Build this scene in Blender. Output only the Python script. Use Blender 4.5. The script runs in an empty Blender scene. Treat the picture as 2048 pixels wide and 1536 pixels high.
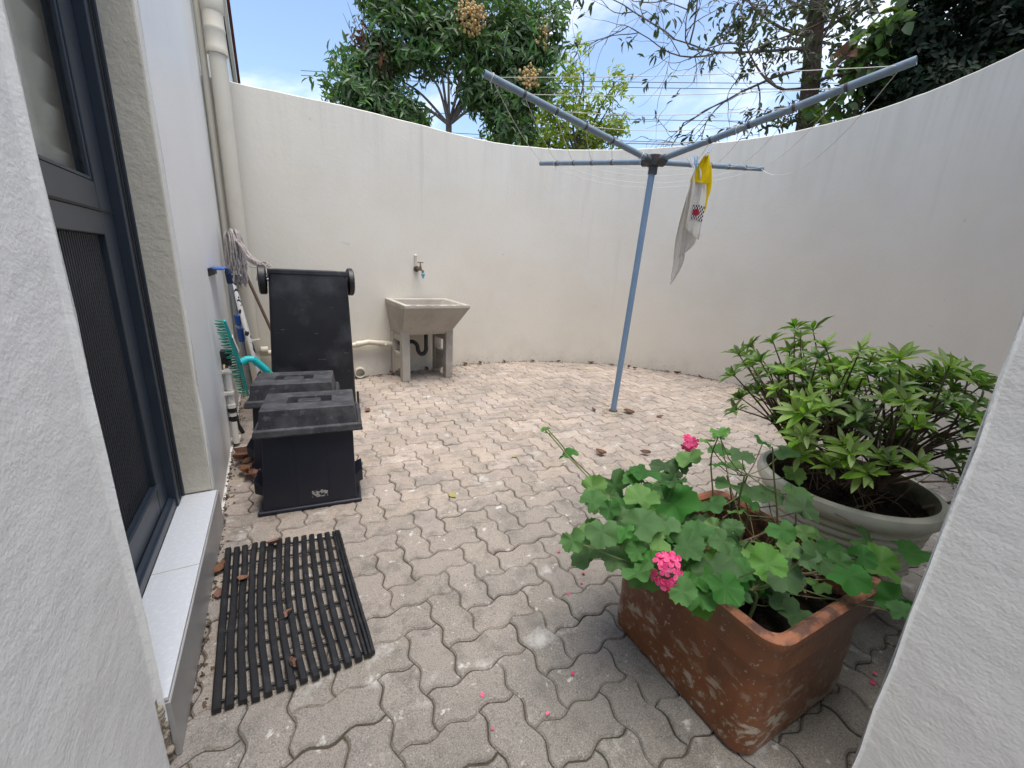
import bpy, math, random
import numpy as np
from mathutils import Vector, Matrix, Quaternion
R = math.radians
C = bpy.context.scene.collection
SC = bpy.context.scene

# ------------------------------------------------------------------ camera
CAM_H = 1.18
def cam_basis(pitch, roll, yaw):
    cp, sp = math.cos(pitch), math.sin(pitch)
    fwd = np.array([0, cp, -sp]); up = np.array([0, sp, cp]); right = np.array([1., 0, 0])
    cr, sr = math.cos(roll), math.sin(roll)
    M = np.array([cr*right+sr*up, -sr*right+cr*up, -fwd]).T
    cy, sy = math.cos(yaw), math.sin(yaw)
    return np.array([[cy, -sy, 0], [sy, cy, 0], [0, 0, 1]]) @ M
CB = cam_basis(R(15.6), R(3.0), R(-29.7))
cd = bpy.data.cameras.new('camera'); cam = bpy.data.objects.new('camera', cd); C.objects.link(cam)
cd.sensor_width = 36; cd.lens = 831/2048*36; cd.clip_start = .02; cd.clip_end = 600
m4 = Matrix.Identity(4)
for i in range(3):
    for j in range(3): m4[i][j] = CB[i][j]
m4[0][3], m4[1][3], m4[2][3] = 0, 0, CAM_H
cam.matrix_world = m4
SC.camera = cam

# ------------------------------------------------------------------ light
SUN_EL, SUN_BR = R(79), R(172)           # bearing measured from +Y towards +X
SC.world = bpy.data.worlds.new('World'); W = SC.world; W.use_nodes = True
nt = W.node_tree; N = nt.nodes; L = nt.links; N.clear()
wo = N.new('ShaderNodeOutputWorld'); bg = N.new('ShaderNodeBackground'); bg.inputs[1].default_value = .14
sky = N.new('ShaderNodeTexSky'); sky.sky_type = 'NISHITA'; sky.sun_disc = False
sky.sun_elevation = SUN_EL; sky.sun_rotation = SUN_BR; sky.air_density = 1.0; sky.dust_density = 1.4; sky.ozone_density = 1.2
tc = N.new('ShaderNodeTexCoord'); sx = N.new('ShaderNodeSeparateXYZ'); L.new(tc.outputs['Generated'], sx.inputs[0])
def wm(op, a, b=None, c=None):
    n = N.new('ShaderNodeMath'); n.operation = op
    for k, v in enumerate((a, b, c)):
        if v is None: continue
        if isinstance(v, (int, float)): n.inputs[k].default_value = v
        else: L.new(v, n.inputs[k])
    return n.outputs[0]
den = wm('ADD', wm('MAXIMUM', sx.outputs[2], 0.0), .22)
cx = N.new('ShaderNodeCombineXYZ'); L.new(wm('DIVIDE', sx.outputs[0], den), cx.inputs[0]); L.new(wm('DIVIDE', sx.outputs[1], den), cx.inputs[1])
nz = N.new('ShaderNodeTexNoise'); nz.inputs['Scale'].default_value = 1.15; nz.inputs['Detail'].default_value = 7; nz.inputs['Roughness'].default_value = .58
nz.inputs['Distortion'].default_value = .4
mp = N.new('ShaderNodeMapping'); mp.inputs['Location'].default_value = (11.9, 3.3, 0); mp.inputs['Scale'].default_value = (1, .8, 1)
L.new(cx.outputs[0], mp.inputs[0]); L.new(mp.outputs[0], nz.inputs['Vector'])
cr_ = N.new('ShaderNodeMapRange'); cr_.inputs['From Min'].default_value = .49; cr_.inputs['From Max'].default_value = .76; cr_.interpolation_type = 'SMOOTHSTEP'
L.new(nz.outputs[0], cr_.inputs[0])
mx = N.new('ShaderNodeMix'); mx.data_type = 'RGBA'; mx.inputs['B'].default_value = (6.3, 6.4, 6.6, 1)
L.new(wm('MULTIPLY', cr_.outputs[0], .9), mx.inputs['Factor']); L.new(sky.outputs[0], mx.inputs['A'])
L.new(mx.outputs['Result'], bg.inputs[0]); L.new(bg.outputs[0], wo.inputs[0])
sd = bpy.data.lights.new('sun', 'SUN'); sd.energy = 2.3; sd.angle = R(42); sd.color = (1, .94, .84)
sun = bpy.data.objects.new('sun', sd); C.objects.link(sun)
sv = Vector((math.cos(SUN_EL)*math.sin(SUN_BR), math.cos(SUN_EL)*math.cos(SUN_BR), math.sin(SUN_EL)))
sun.rotation_euler = sv.to_track_quat('Z', 'Y').to_euler(); sun.location = sv*30
SC.view_settings.view_transform = 'Standard'; SC.view_settings.look = 'None'
SC.view_settings.exposure = 1.0; SC.view_settings.gamma = 1; SC.view_settings.use_curve_mapping = False
SC.render.engine = 'CYCLES'; SC.cycles.use_denoising = True; SC.cycles.max_bounces = 6; SC.cycles.diffuse_bounces = 4; SC.cycles.glossy_bounces = 3; SC.cycles.transmission_bounces = 3
SC.cycles.transparent_max_bounces = 12; SC.cycles.caustics_reflective = False; SC.cycles.caustics_refractive = False

# ------------------------------------------------------------------ materials
def mat(name, col, rough=.7, layers=(), bump=(), spec=.4, metal=0., coord='P', rnd=0., trans=0., tcol=None, ao=None):
    """layers: (colour, scale, lo, hi, detail, stretch, amount, kind); bump: (scale, strength, distance, detail, stretch)"""
    m = bpy.data.materials.new(name); m.use_nodes = True; n = m.node_tree.nodes; l = m.node_tree.links
    b = n['Principled BSDF']; b.inputs['Roughness'].default_value = rough; b.inputs['Metallic'].default_value = metal
    b.inputs['Specular IOR Level'].default_value = spec
    if coord == 'P': cs = n.new('ShaderNodeNewGeometry').outputs['Position']
    else: cs = n.new('ShaderNodeTexCoord').outputs['Object']
    def vec(st):
        if st is None or st == (1, 1, 1): return cs
        q = n.new('ShaderNodeMapping'); q.inputs['Scale'].default_value = st; l.new(cs, q.inputs[0]); return q.outputs[0]
    cur = n.new('ShaderNodeRGB').outputs[0]; cur.default_value = (*col, 1)
    if rnd:
        oi = n.new('ShaderNodeObjectInfo'); ge = n.new('ShaderNodeNewGeometry')
        ad = n.new('ShaderNodeMath'); ad.operation = 'ADD'; l.new(oi.outputs['Random'], ad.inputs[0]); l.new(ge.outputs['Random Per Island'], ad.inputs[1])
        fr = n.new('ShaderNodeMath'); fr.operation = 'FRACT'; l.new(ad.outputs[0], fr.inputs[0])
        mr = n.new('ShaderNodeMapRange'); mr.inputs['To Min'].default_value = 1-rnd; mr.inputs['To Max'].default_value = 1+rnd; l.new(fr.outputs[0], mr.inputs[0])
        hs = n.new('ShaderNodeHueSaturation'); l.new(cur, hs.inputs['Color']); l.new(mr.outputs[0], hs.inputs['Value'])
        m2 = n.new('ShaderNodeMath'); m2.operation = 'MULTIPLY'; m2.inputs[1].default_value = 7.31; l.new(fr.outputs[0], m2.inputs[0])
        f2 = n.new('ShaderNodeMath'); f2.operation = 'FRACT'; l.new(m2.outputs[0], f2.inputs[0])
        r2 = n.new('ShaderNodeMapRange'); r2.inputs['To Min'].default_value = 1-rnd*.9; r2.inputs['To Max'].default_value = 1+rnd*.5; l.new(f2.outputs[0], r2.inputs[0])
        l.new(r2.outputs[0], hs.inputs['Saturation'])
        r3 = n.new('ShaderNodeMapRange'); r3.inputs['To Min'].default_value = .5-rnd*.05; r3.inputs['To Max'].default_value = .5+rnd*.04; l.new(f2.outputs[0], r3.inputs[0])
        l.new(r3.outputs[0], hs.inputs['Hue'])
        cur = hs.outputs[0]
    for k, ly in enumerate(layers):
        c, sc, lo, hi = ly[:4]; det = ly[4] if len(ly) > 4 else 4; st = ly[5] if len(ly) > 5 else None
        amt = ly[6] if len(ly) > 6 else 1.; kind = ly[7] if len(ly) > 7 else 'noise'
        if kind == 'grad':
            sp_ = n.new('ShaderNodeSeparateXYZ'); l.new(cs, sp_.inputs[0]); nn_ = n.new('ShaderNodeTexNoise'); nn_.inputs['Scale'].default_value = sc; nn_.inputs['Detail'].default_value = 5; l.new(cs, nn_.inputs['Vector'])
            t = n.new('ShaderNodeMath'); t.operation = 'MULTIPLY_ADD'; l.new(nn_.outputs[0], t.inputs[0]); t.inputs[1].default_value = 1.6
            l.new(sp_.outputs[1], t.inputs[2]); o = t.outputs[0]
        elif kind == 'vor':
            t = n.new('ShaderNodeTexVoronoi'); t.inputs['Scale'].default_value = sc; o = t.outputs['Distance']
        else:
            t = n.new('ShaderNodeTexNoise'); t.inputs['Scale'].default_value = sc; t.inputs['Detail'].default_value = det; t.inputs['Roughness'].default_value = .6; o = t.outputs[0]
        v = vec(st)
        if v is cs:
            sh = n.new('ShaderNodeVectorMath'); sh.operation = 'ADD'; sh.inputs[1].default_value = (k*3.7, k*1.9, k*2.3); l.new(cs, sh.inputs[0]); v = sh.outputs[0]
        if kind != 'grad': l.new(v, t.inputs['Vector'])
        mr = n.new('ShaderNodeMapRange'); mr.inputs['From Min'].default_value = lo; mr.inputs['From Max'].default_value = hi; mr.inputs['To Max'].default_value = amt
        l.new(o, mr.inputs[0])
        fac = mr.outputs[0]
        if len(ly) > 8:
            sz = n.new('ShaderNodeSeparateXYZ'); l.new(cs, sz.inputs[0]); mz = n.new('ShaderNodeMapRange'); mz.inputs['From Min'].default_value, mz.inputs['From Max'].default_value = ly[8]
            l.new(sz.outputs[2], mz.inputs[0]); mu = n.new('ShaderNodeMath'); mu.operation = 'MULTIPLY'; l.new(fac, mu.inputs[0]); l.new(mz.outputs[0], mu.inputs[1]); fac = mu.outputs[0]
        x = n.new('ShaderNodeMix'); x.data_type = 'RGBA'; x.inputs['B'].default_value = (*c, 1)
        l.new(fac, x.inputs['Factor']); l.new(cur, x.inputs['A']); cur = x.outputs['Result']
    l.new(cur, b.inputs['Base Color'])
    nrm = None
    for sc, stg, dist, det, *st in bump:
        t = n.new('ShaderNodeTexNoise'); t.inputs['Scale'].default_value = sc; t.inputs['Detail'].default_value = det
        l.new(vec(st[0] if st else None), t.inputs['Vector'])
        q = n.new('ShaderNodeBump'); q.inputs['Strength'].default_value = stg; q.inputs['Distance'].default_value = dist
        l.new(t.outputs[0], q.inputs['Height'])
        if nrm is not None: l.new(nrm, q.inputs['Normal'])
        nrm = q.outputs[0]
    if nrm is not None: l.new(nrm, b.inputs['Normal'])
    if trans:
        tr = n.new('ShaderNodeBsdfTranslucent'); ms = n.new('ShaderNodeMixShader'); ms.inputs[0].default_value = trans
        tm = n.new('ShaderNodeMix'); tm.data_type = 'RGBA'; tm.blend_type = 'MULTIPLY'; tm.inputs['Factor'].default_value = 1
        tm.inputs['B'].default_value = (*(tcol or (1.6, 1.7, .8)), 1); l.new(cur, tm.inputs['A']); l.new(tm.outputs['Result'], tr.inputs[0])
        l.new(b.outputs[0], ms.inputs[1]); l.new(tr.outputs[0], ms.inputs[2]); l.new(ms.outputs[0], n['Material Output'].inputs[0])
    return m

M = {}
WALL = (.69, .648, .56)
wall_layers = [((.62, .58, .50), 1.1, .42, .68, 5, None, .6), ((.71, .685, .635), 2.7, .5, .75, 4, None, .4),
               ((.36, .35, .32), 6, .62, .86, 6, (1, 1, .07), .4), ((.42, .39, .34), 60, .72, .84, 3, None, .3)]
stain_layers = [((.33, .32, .29), 13, .46, .78, 7, (1, 1, .045), .30, 'noise', (1.75, 2.62)), ((.40, .37, .31), 5, .40, .72, 7, None, .35, 'noise', (.42, 0.)),
                ((.27, .25, .19), 30, .55, .70, 7, None, .6, 'noise', (.16, 0.)), ((.80, .78, .74), 17, .695, .72, 6, None, .7, 'noise', (.65, .15)), ((.45, .43, .40), 9, .70, .73, 9, None, .5)]
M['wall'] = mat('painted_plaster', WALL, .62, wall_layers+stain_layers, [(210, .30, .0022, 5), (38, .22, .006, 3)], .35)
M['rough_wall'] = mat('rough_painted_plaster', (.78, .775, .755), .6, [((.72, .71, .685), 1.1, .42, .68, 5, None, .6)]+[((.42, .40, .37), 9, .66, .85, 5, None, .4)], [(150, .40, .0030, 4), (34, .22, .007, 4, (1, .7, 1.3)), (9, .35, .016, 4)], .4)
M['sheen_wall'] = mat('smooth_painted_plaster', (.84, .83, .805), .42, [((.78, .77, .74), 1.1, .42, .68, 5, None, .6)]+[((.55, .54, .52), 7, .6, .85, 5, (1, 1, .12), .45)], [(160, .25, .0025, 5), (30, .25, .006, 3)], .5)
M['reveal'] = mat('beige_plaster', (.60, .56, .47), .7, [((.50, .46, .38), 3, .45, .7, 5, None, .6), ((.72, .70, .64), 30, .66, .8, 3, None, .5)], [(90, .5, .004, 5), (22, .4, .008, 4)], .3)
M['wall_top'] = mat('wall_coping_plaster', (.56, .53, .48), .8, [((.28, .27, .25), 7, .45, .75, 6, None, .6)], [(60, .4, .004, 5)], .3)
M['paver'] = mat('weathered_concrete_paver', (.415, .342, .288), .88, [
    ((.355, .30, .255), 1.3, .42, .66, 5, None, .7),
    ((.235, .220, .197), 1.1, 3.1, 1.45, 5, None, .92, 'grad'),  # greyer and darker towards the passage end, fading out along Y
    ((.19, .178, .16), 4.2, .50, .70, 8, None, .62),
    ((.12, .113, .10), 15, .50, .70, 9, None, .6),
    ((.085, .08, .072), 250, .50, .64, 5, None, .62),
    ((.60, .57, .52), 300, .55, .70, 5, None, .55), ((.09, .085, .075), 70, .60, .68, 6, None, .45),
    ((.58, .57, .54), 7.5, .60, .72, 10, None, .62),
    ((.64, .63, .60), 24, .64, .71, 8, None, .7),
    ((.20, .22, .11), 3.1, .66, .80, 6, None, .35)],
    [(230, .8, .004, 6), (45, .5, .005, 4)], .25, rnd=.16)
M['bed'] = mat('joint_sand', (.075, .060, .047), .95, [((.12, .10, .075), 14, .45, .7, 6), ((.05, .06, .025), 4, .55, .7, 4)], [(120, .6, .006, 5)], .1)
M['ground'] = mat('garden_soil_and_grass', (.09, .10, .045), .95, [((.13, .10, .07), .8, .45, .65, 6)], [(20, .5, .03, 6)], .1)
M['door'] = mat('slate_aluminium', (.022, .031, .046), .38, [((.045, .056, .074), 3, .5, .8, 5, None, .5), ((.11, .11, .11), 55, .68, .8, 3, None, .25)], [(300, .06, .001, 2)], .5)
M['door_rib'] = mat('dark_ribbed_panel', (.020, .023, .030), .5, [((.05, .05, .055), 8, .55, .8, 4, None, .4)], (), .4)
M['seal'] = mat('black_rubber_seal', (.012, .012, .013), .6)
M['tile'] = mat('pale_grey_terrazzo_tile', (.56, .585, .62), .45, [((.66, .68, .71), 70, .5, .7, 4, None, .8), ((.40, .42, .45), 160, .62, .75, 3, None, .6)], [(250, .12, .001, 3)], .45)
M['riser'] = mat('grey_porcelain_riser', (.30, .29, .275), .35, [((.40, .39, .37), 5, .45, .7, 5, (1, 1, .4), .6), ((.22, .21, .19), 40, .6, .75, 4, None, .5)], (), .5)
M['core'] = mat('broken_mortar', (.36, .31, .25), .95, [((.16, .13, .10), 16, .45, .65, 6), ((.55, .52, .46), 40, .55, .7, 4, None, .6)], [(40, 1, .02, 6)], .2)
M['pvc'] = mat('cream_painted_pipe', (.60, .555, .46), .42, [((.45, .41, .34), 4, .55, .8, 5, None, .4)], [(90, .06, .002, 3)], .45)
M['white_pvc'] = mat('white_pvc', (.66, .63, .56), .45, [((.42, .38, .30), 18, .52, .75, 5, None, .5)], (), .45)
M['black'] = mat('black_plastic', (.012, .012, .014), .5, [((.05, .05, .052), 5, .55, .78, 6, None, .45), ((.22, .22, .22), 38, .70, .78, 6, (1, 1, .5), .35)], [(60, .06, .003, 3)], .45, coord='O')
M['bin'] = mat('scuffed_black_bin_plastic', (.0085, .009, .013), .38, [((.03, .03, .033), 4, .5, .8, 6, None, .6), ((.16, .165, .18), 3.2, .52, .74, 8, None, .30), ((.34, .34, .34), 9, .665, .74, 10, (1, 1, .7), .35), ((.3, .3, .3), 26, .68, .72, 5, (.35, 1, 3.5), .5)], [(9, .12, .01, 2)], .45, coord='O')
M['lid'] = mat('dusty_black_lid', (.030, .031, .036), .62, [((.10, .10, .105), 11, .42, .68, 7, None, .7), ((.21, .21, .215), 34, .58, .76, 5, None, .5)], [(70, .15, .003, 4)], .35, coord='O')
M['boxbody'] = mat('black_box_plastic', (.014, .016, .026), .42, [((.04, .04, .046), 5, .5, .8, 5, None, .5), ((.2, .2, .2), 90, .76, .82, 2, None, .5)], [(30, .08, .004, 3)], .4, coord='O')
M['sticker'] = mat('worn_printed_sticker', (.34, .33, .31), .7, [((.02, .02, .022), 55, .47, .53, 4)], (), .2, coord='O')
M['rubber'] = mat('black_rubber', (.011, .011, .012), .45, [((.05, .05, .052), 25, .5, .8, 5, None, .6), ((.25, .24, .22), 70, .70, .8, 4, (1, .3, 1), .4)], [(80, .12, .002, 3)], .45, coord='P')
M['concrete'] = mat('old_concrete', (.43, .40, .35), .9, [((.32, .30, .26), 5, .42, .68, 7, None, .7), ((.52, .44, .40), 20, .58, .75, 5, None, .6), ((.12, .12, .10), 12, .64, .78, 7, None, .6)], [(160, .5, .003, 5), (25, .4, .006, 5)], .25)
M['concrete_leg'] = mat('blotchy_concrete_leg', (.36, .33, .285), .92, [((.46, .43, .42), 9, .5, .62, 5, None, .7), ((.14, .14, .10), 7, .6, .74, 7, None, .7)], [(120, .5, .004, 5)], .25)
M['brass'] = mat('tarnished_brass', (.17, .13, .09), .45, [((.30, .26, .2), 60, .5, .7, 4)], (), .5, metal=.8)
M['blue_plastic'] = mat('pale_blue_plastic', (.12, .36, .50), .45)
M['steel_blue'] = mat('blue_grey_painted_steel', (.175, .275, .40), .42, [((.24, .33, .45), 6, .5, .75, 4, None, .6), ((.30, .36, .42), 40, .66, .78, 4, None, .4)], [(70, .08, .002, 3)], .45)
M['arm'] = mat('weathered_blue_grey_tube', (.17, .225, .275), .5, [((.28, .32, .36), 14, .5, .72, 6, None, .6), ((.12, .10, .085), 22, .66, .78, 6, None, .6)], [(80, .15, .002, 4)], .4)
M['hub'] = mat('rusty_dark_hub', (.07, .075, .08), .7, [((.16, .085, .055), 22, .5, .68, 6, None, .8)], [(70, .4, .003, 4)], .3)
M['cord'] = mat('white_line_cord', (.60, .59, .54), .7)
M['yellow'] = mat('yellow_cloth', (.80, .60, .012), .9, [((.70, .47, .01), 20, .45, .7, 5, None, .7)], [(350, .5, .002, 3)], .1, trans=.2, tcol=(1, .95, .6))
M['towel'] = mat('off_white_terry', (.82, .79, .73), .95, [((.74, .70, .63), 12, .45, .7, 5, None, .6)], [(420, .8, .003, 3)], .08, trans=.3, tcol=(1, .97, .9))
M['peg_blue'] = mat('blue_peg_plastic', (.22, .42, .72), .45)
M['peg_white'] = mat('white_peg_plastic', (.72, .75, .78), .45)
M['mop'] = mat('grey_mop_cotton', (.50, .455, .435), .95, [((.30, .26, .25), 30, .42, .65, 5), ((.16, .13, .12), 9, .6, .75, 5, None, .6)], [(300, .6, .004, 3)], .1)
M['wood'] = mat('worn_wood_handle', (.20, .135, .10), .75, [((.13, .085, .06), 14, .45, .7, 6, (1, 1, .15))], (), .25)
M['alu'] = mat('dull_aluminium_tube', (.47, .48, .50), .4, [((.35, .36, .38), 20, .5, .7, 4, None, .5)], (), .5, metal=.35)
M['grip'] = mat('blue_grip', (.045, .14, .46), .5)
M['grip_dark'] = mat('dark_blue_plastic', (.02, .045, .12), .45)
M['cow'] = mat('white_and_black_patterned_tube', (.74, .72, .70), .5, [((.012, .011, .012), 17, .52, .535, 2, (1, 1, .55))], (), .45)
M['teal'] = mat('turquoise_plastic', (.012, .42, .44), .45, [((.02, .50, .46), 12, .5, .7, 3)], (), .45)
M['bristle'] = mat('dark_green_bristle', (.015, .24, .17), .6, [((.012, .13, .10), 40, .45, .65, 3)], (), .3)
M['green_tube'] = mat('green_metal_tube', (.01, .40, .30), .4)
M['terracotta'] = mat('weathered_terracotta', (.180, .066, .026), .32, [
    ((.098, .036, .016), 4, .42, .66, 6, None, .8), ((.24, .088, .034), 2.6, .52, .75, 4, None, .5), ((.07, .030, .018), 7, .58, .76, 7, (1, 1, .6), .8),
    ((.42, .385, .30), 60, .63, .67, 5, None, .7), ((.44, .41, .33), 11, .55, .60, 10, (1, 1, 2.2), .7, 'noise', (.26, .10)), ((.42, .39, .31), 34, .56, .62, 8, None, .65, 'noise', (.20, .03)), ((.10, .07, .035), 8, .50, .70, 7, (1, 1, .5), .5, 'noise', (.26, .40)), ((.10, .085, .04), 5, .62, .75, 6, (1, 1, 2.2), .55)],
    [(60, .25, .004, 5), (9, .25, .012, 4)], .4)
M['terra_rim'] = mat('worn_terracotta_rim', (.30, .125, .068), .75, [((.10, .055, .04), 22, .44, .56, 7, None, .9), ((.44, .22, .14), 34, .6, .72, 5, None, .7)], [(70, .35, .004, 5)], .3)
M['pot'] = mat('cream_green_pot', (.68, .645, .545), .7, [((.52, .50, .39), 4, .45, .7, 6, None, .7), ((.58, .55, .46), 14, .6, .76, 5, None, .5), ((.15, .15, .10), 9, .62, .78, 6, None, .6)], [(50, .2, .004, 5)], .3)
M['pot_dirty'] = mat('soil_stained_pot_inside', (.13, .12, .085), .9, [((.05, .045, .03), 9, .42, .65, 6, None, .8)], [(50, .3, .004, 5)], .2)
M['soil'] = mat('dark_potting_soil', (.018, .013, .010), .97, [((.06, .045, .032), 45, .55, .7, 6)], [(60, 1, .02, 6)], .15)
M['geranium'] = mat('geranium_leaf', (.066, .182, .042), .5, [((.040, .120, .032), 38, .45, .7, 4, None, .6)], [(55, .35, .004, 3)], .22, rnd=.33, trans=.28, coord='O', tcol=(1.35, 1.6, .55))
M['geranium_young'] = mat('young_geranium_leaf', (.125, .28, .052), .5, [((.055, .13, .038), 38, .45, .7, 4, None, .6)], [(55, .35, .004, 3)], .4, rnd=.2, trans=.3, coord='O', tcol=(1.35, 1.5, .5))
M['stem'] = mat('green_brown_stem', (.13, .17, .062), .7, [((.16, .11, .06), 24, .45, .65, 4)], (), .3)
M['dry_stem'] = mat('dry_brown_stem', (.19, .135, .095), .9, [((.10, .06, .045), 30, .45, .7, 5)], (), .2)
M['pink'] = mat('pink_petal', (.80, .05, .22), .6, [((.90, .26, .45), 3.0, .48, .66, 3, None, .7), ((.50, .015, .09), 5.0, .58, .7, 3, None, .6)], (), .2, rnd=.12, trans=.3, coord='O', tcol=(1.1, .6, .8))
M['pink_dull'] = mat('fallen_pink_petal', (.62, .06, .16), .7, [((.5, .25, .22), 60, .5, .7, 3, None, .5)], (), .2, rnd=.2, coord='O')
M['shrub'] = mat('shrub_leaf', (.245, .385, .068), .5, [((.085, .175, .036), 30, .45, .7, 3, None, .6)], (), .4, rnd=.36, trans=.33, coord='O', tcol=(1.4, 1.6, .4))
M['shrub_darker'] = mat('darker_shrub_leaf', (.135, .24, .05), .45, [((.045, .10, .03), 30, .45, .7, 3, None, .6)], (), .45, rnd=.4, trans=.25, coord='O', tcol=(1.4, 1.6, .4))  # darker green for the leaves farther from the camera
M['bark'] = mat('brown_bark', (.085, .058, .042), .9, [((.16, .12, .09), 25, .5, .7, 6)], [(60, .6, .006, 5)], .2)
M['bark_grey'] = mat('grey_bark', (.17, .135, .115), .9, [((.07, .055, .048), 12, .45, .65, 6, (1, 1, .4))], [(30, .6, .01, 6)], .2)
M['fruit_leaf'] = mat('dark_glossy_leaf', (.105, .19, .062), .42, (), (), .5, rnd=.45, trans=.3, tcol=(1.3, 1.5, .5))
M['dry_leaf'] = mat('reddish_dry_leaf', (.16, .07, .045), .7, (), (), .3, rnd=.4, trans=.2, tcol=(1.2, .9, .6))
M['fruit'] = mat('tan_fruit', (.52, .36, .15), .6, [((.36, .22, .09), 50, .45, .7, 3)], (), .3, rnd=.3)
M['lime_leaf'] = mat('yellow_green_leaf', (.25, .35, .045), .5, (), (), .4, rnd=.4, trans=.45, tcol=(1.5, 1.4, .35))
M['grey_leaf'] = mat('olive_grey_leaf', (.060, .078, .038), .45, (), (), .45, rnd=.45, trans=.3, tcol=(1.3, 1.4, .7))
M['dark_leaf'] = mat('very_dark_leaf', (.013, .025, .013), .6, (), (), .15, rnd=.5, trans=.15, tcol=(1.2, 1.5, .5))
M['broad_leaf'] = mat('broad_green_leaf', (.085, .15, .04), .5, (), (), .4, rnd=.4, trans=.35, tcol=(1.4, 1.5, .4))
M['brown_leaf'] = mat('fallen_brown_leaf', (.20, .095, .055), .7, [((.10, .05, .03), 40, .45, .7, 4)], (), .3, rnd=.35, coord='O')
M['green_fallen'] = mat('fallen_pale_green_leaf', (.30, .32, .10), .6, [((.35, .18, .07), 30, .5, .65, 3)], (), .3, coord='O')
M['white_paint'] = mat('white_painted_timber', (.74, .73, .70), .5, [((.6, .58, .54), 6, .5, .7, 4, None, .5)], (), .4)
M['roof'] = mat('maroon_roof_tile', (.17, .050, .042), .7, [((.10, .04, .035), 9, .45, .7, 5)], [(40, .3, .004, 4)], .3, rnd=.2)
M['wire'] = mat('dark_wire', (.03, .03, .033), .6)
M['fabric'] = mat('cream_blind_fabric', (.78, .74, .65), .9, [((.70, .66, .57), 8, .45, .7, 4)], [(300, .3, .001, 3)], .1)
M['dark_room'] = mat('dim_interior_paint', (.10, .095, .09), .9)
M['litter'] = mat('dirt_and_litter', (.085, .06, .042), .95, [((.22, .17, .12), 30, .5, .7, 5)], [(80, .8, .01, 5)], .15)
g = bpy.data.materials.new('door_glass'); g.use_nodes = True; n = g.node_tree.nodes; l = g.node_tree.links
n.remove(n['Principled BSDF']); ts = n.new('ShaderNodeBsdfTransparent'); ts.inputs[0].default_value = (.86, .88, .88, 1)
gs = n.new('ShaderNodeBsdfGlossy'); gs.inputs['Roughness'].default_value = .02; ms = n.new('ShaderNodeMixShader')
lw = n.new('ShaderNodeLayerWeight'); lw.inputs[0].default_value = .5; pw_ = n.new('ShaderNodeMath'); pw_.operation = 'POWER'; pw_.inputs[1].default_value = 4.0; l.new(lw.outputs['Facing'], pw_.inputs[0])
fr = n.new('ShaderNodeMath'); fr.operation = 'MULTIPLY_ADD'; fr.inputs[1].default_value = .45; fr.inputs[2].default_value = .03; l.new(pw_.outputs[0], fr.inputs[0])
l.new(fr.outputs[0], ms.inputs[0]); l.new(ts.outputs[0], ms.inputs[1]); l.new(gs.outputs[0], ms.inputs[2]); l.new(ms.outputs[0], n['Material Output'].inputs[0])
M['glass'] = g

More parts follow.
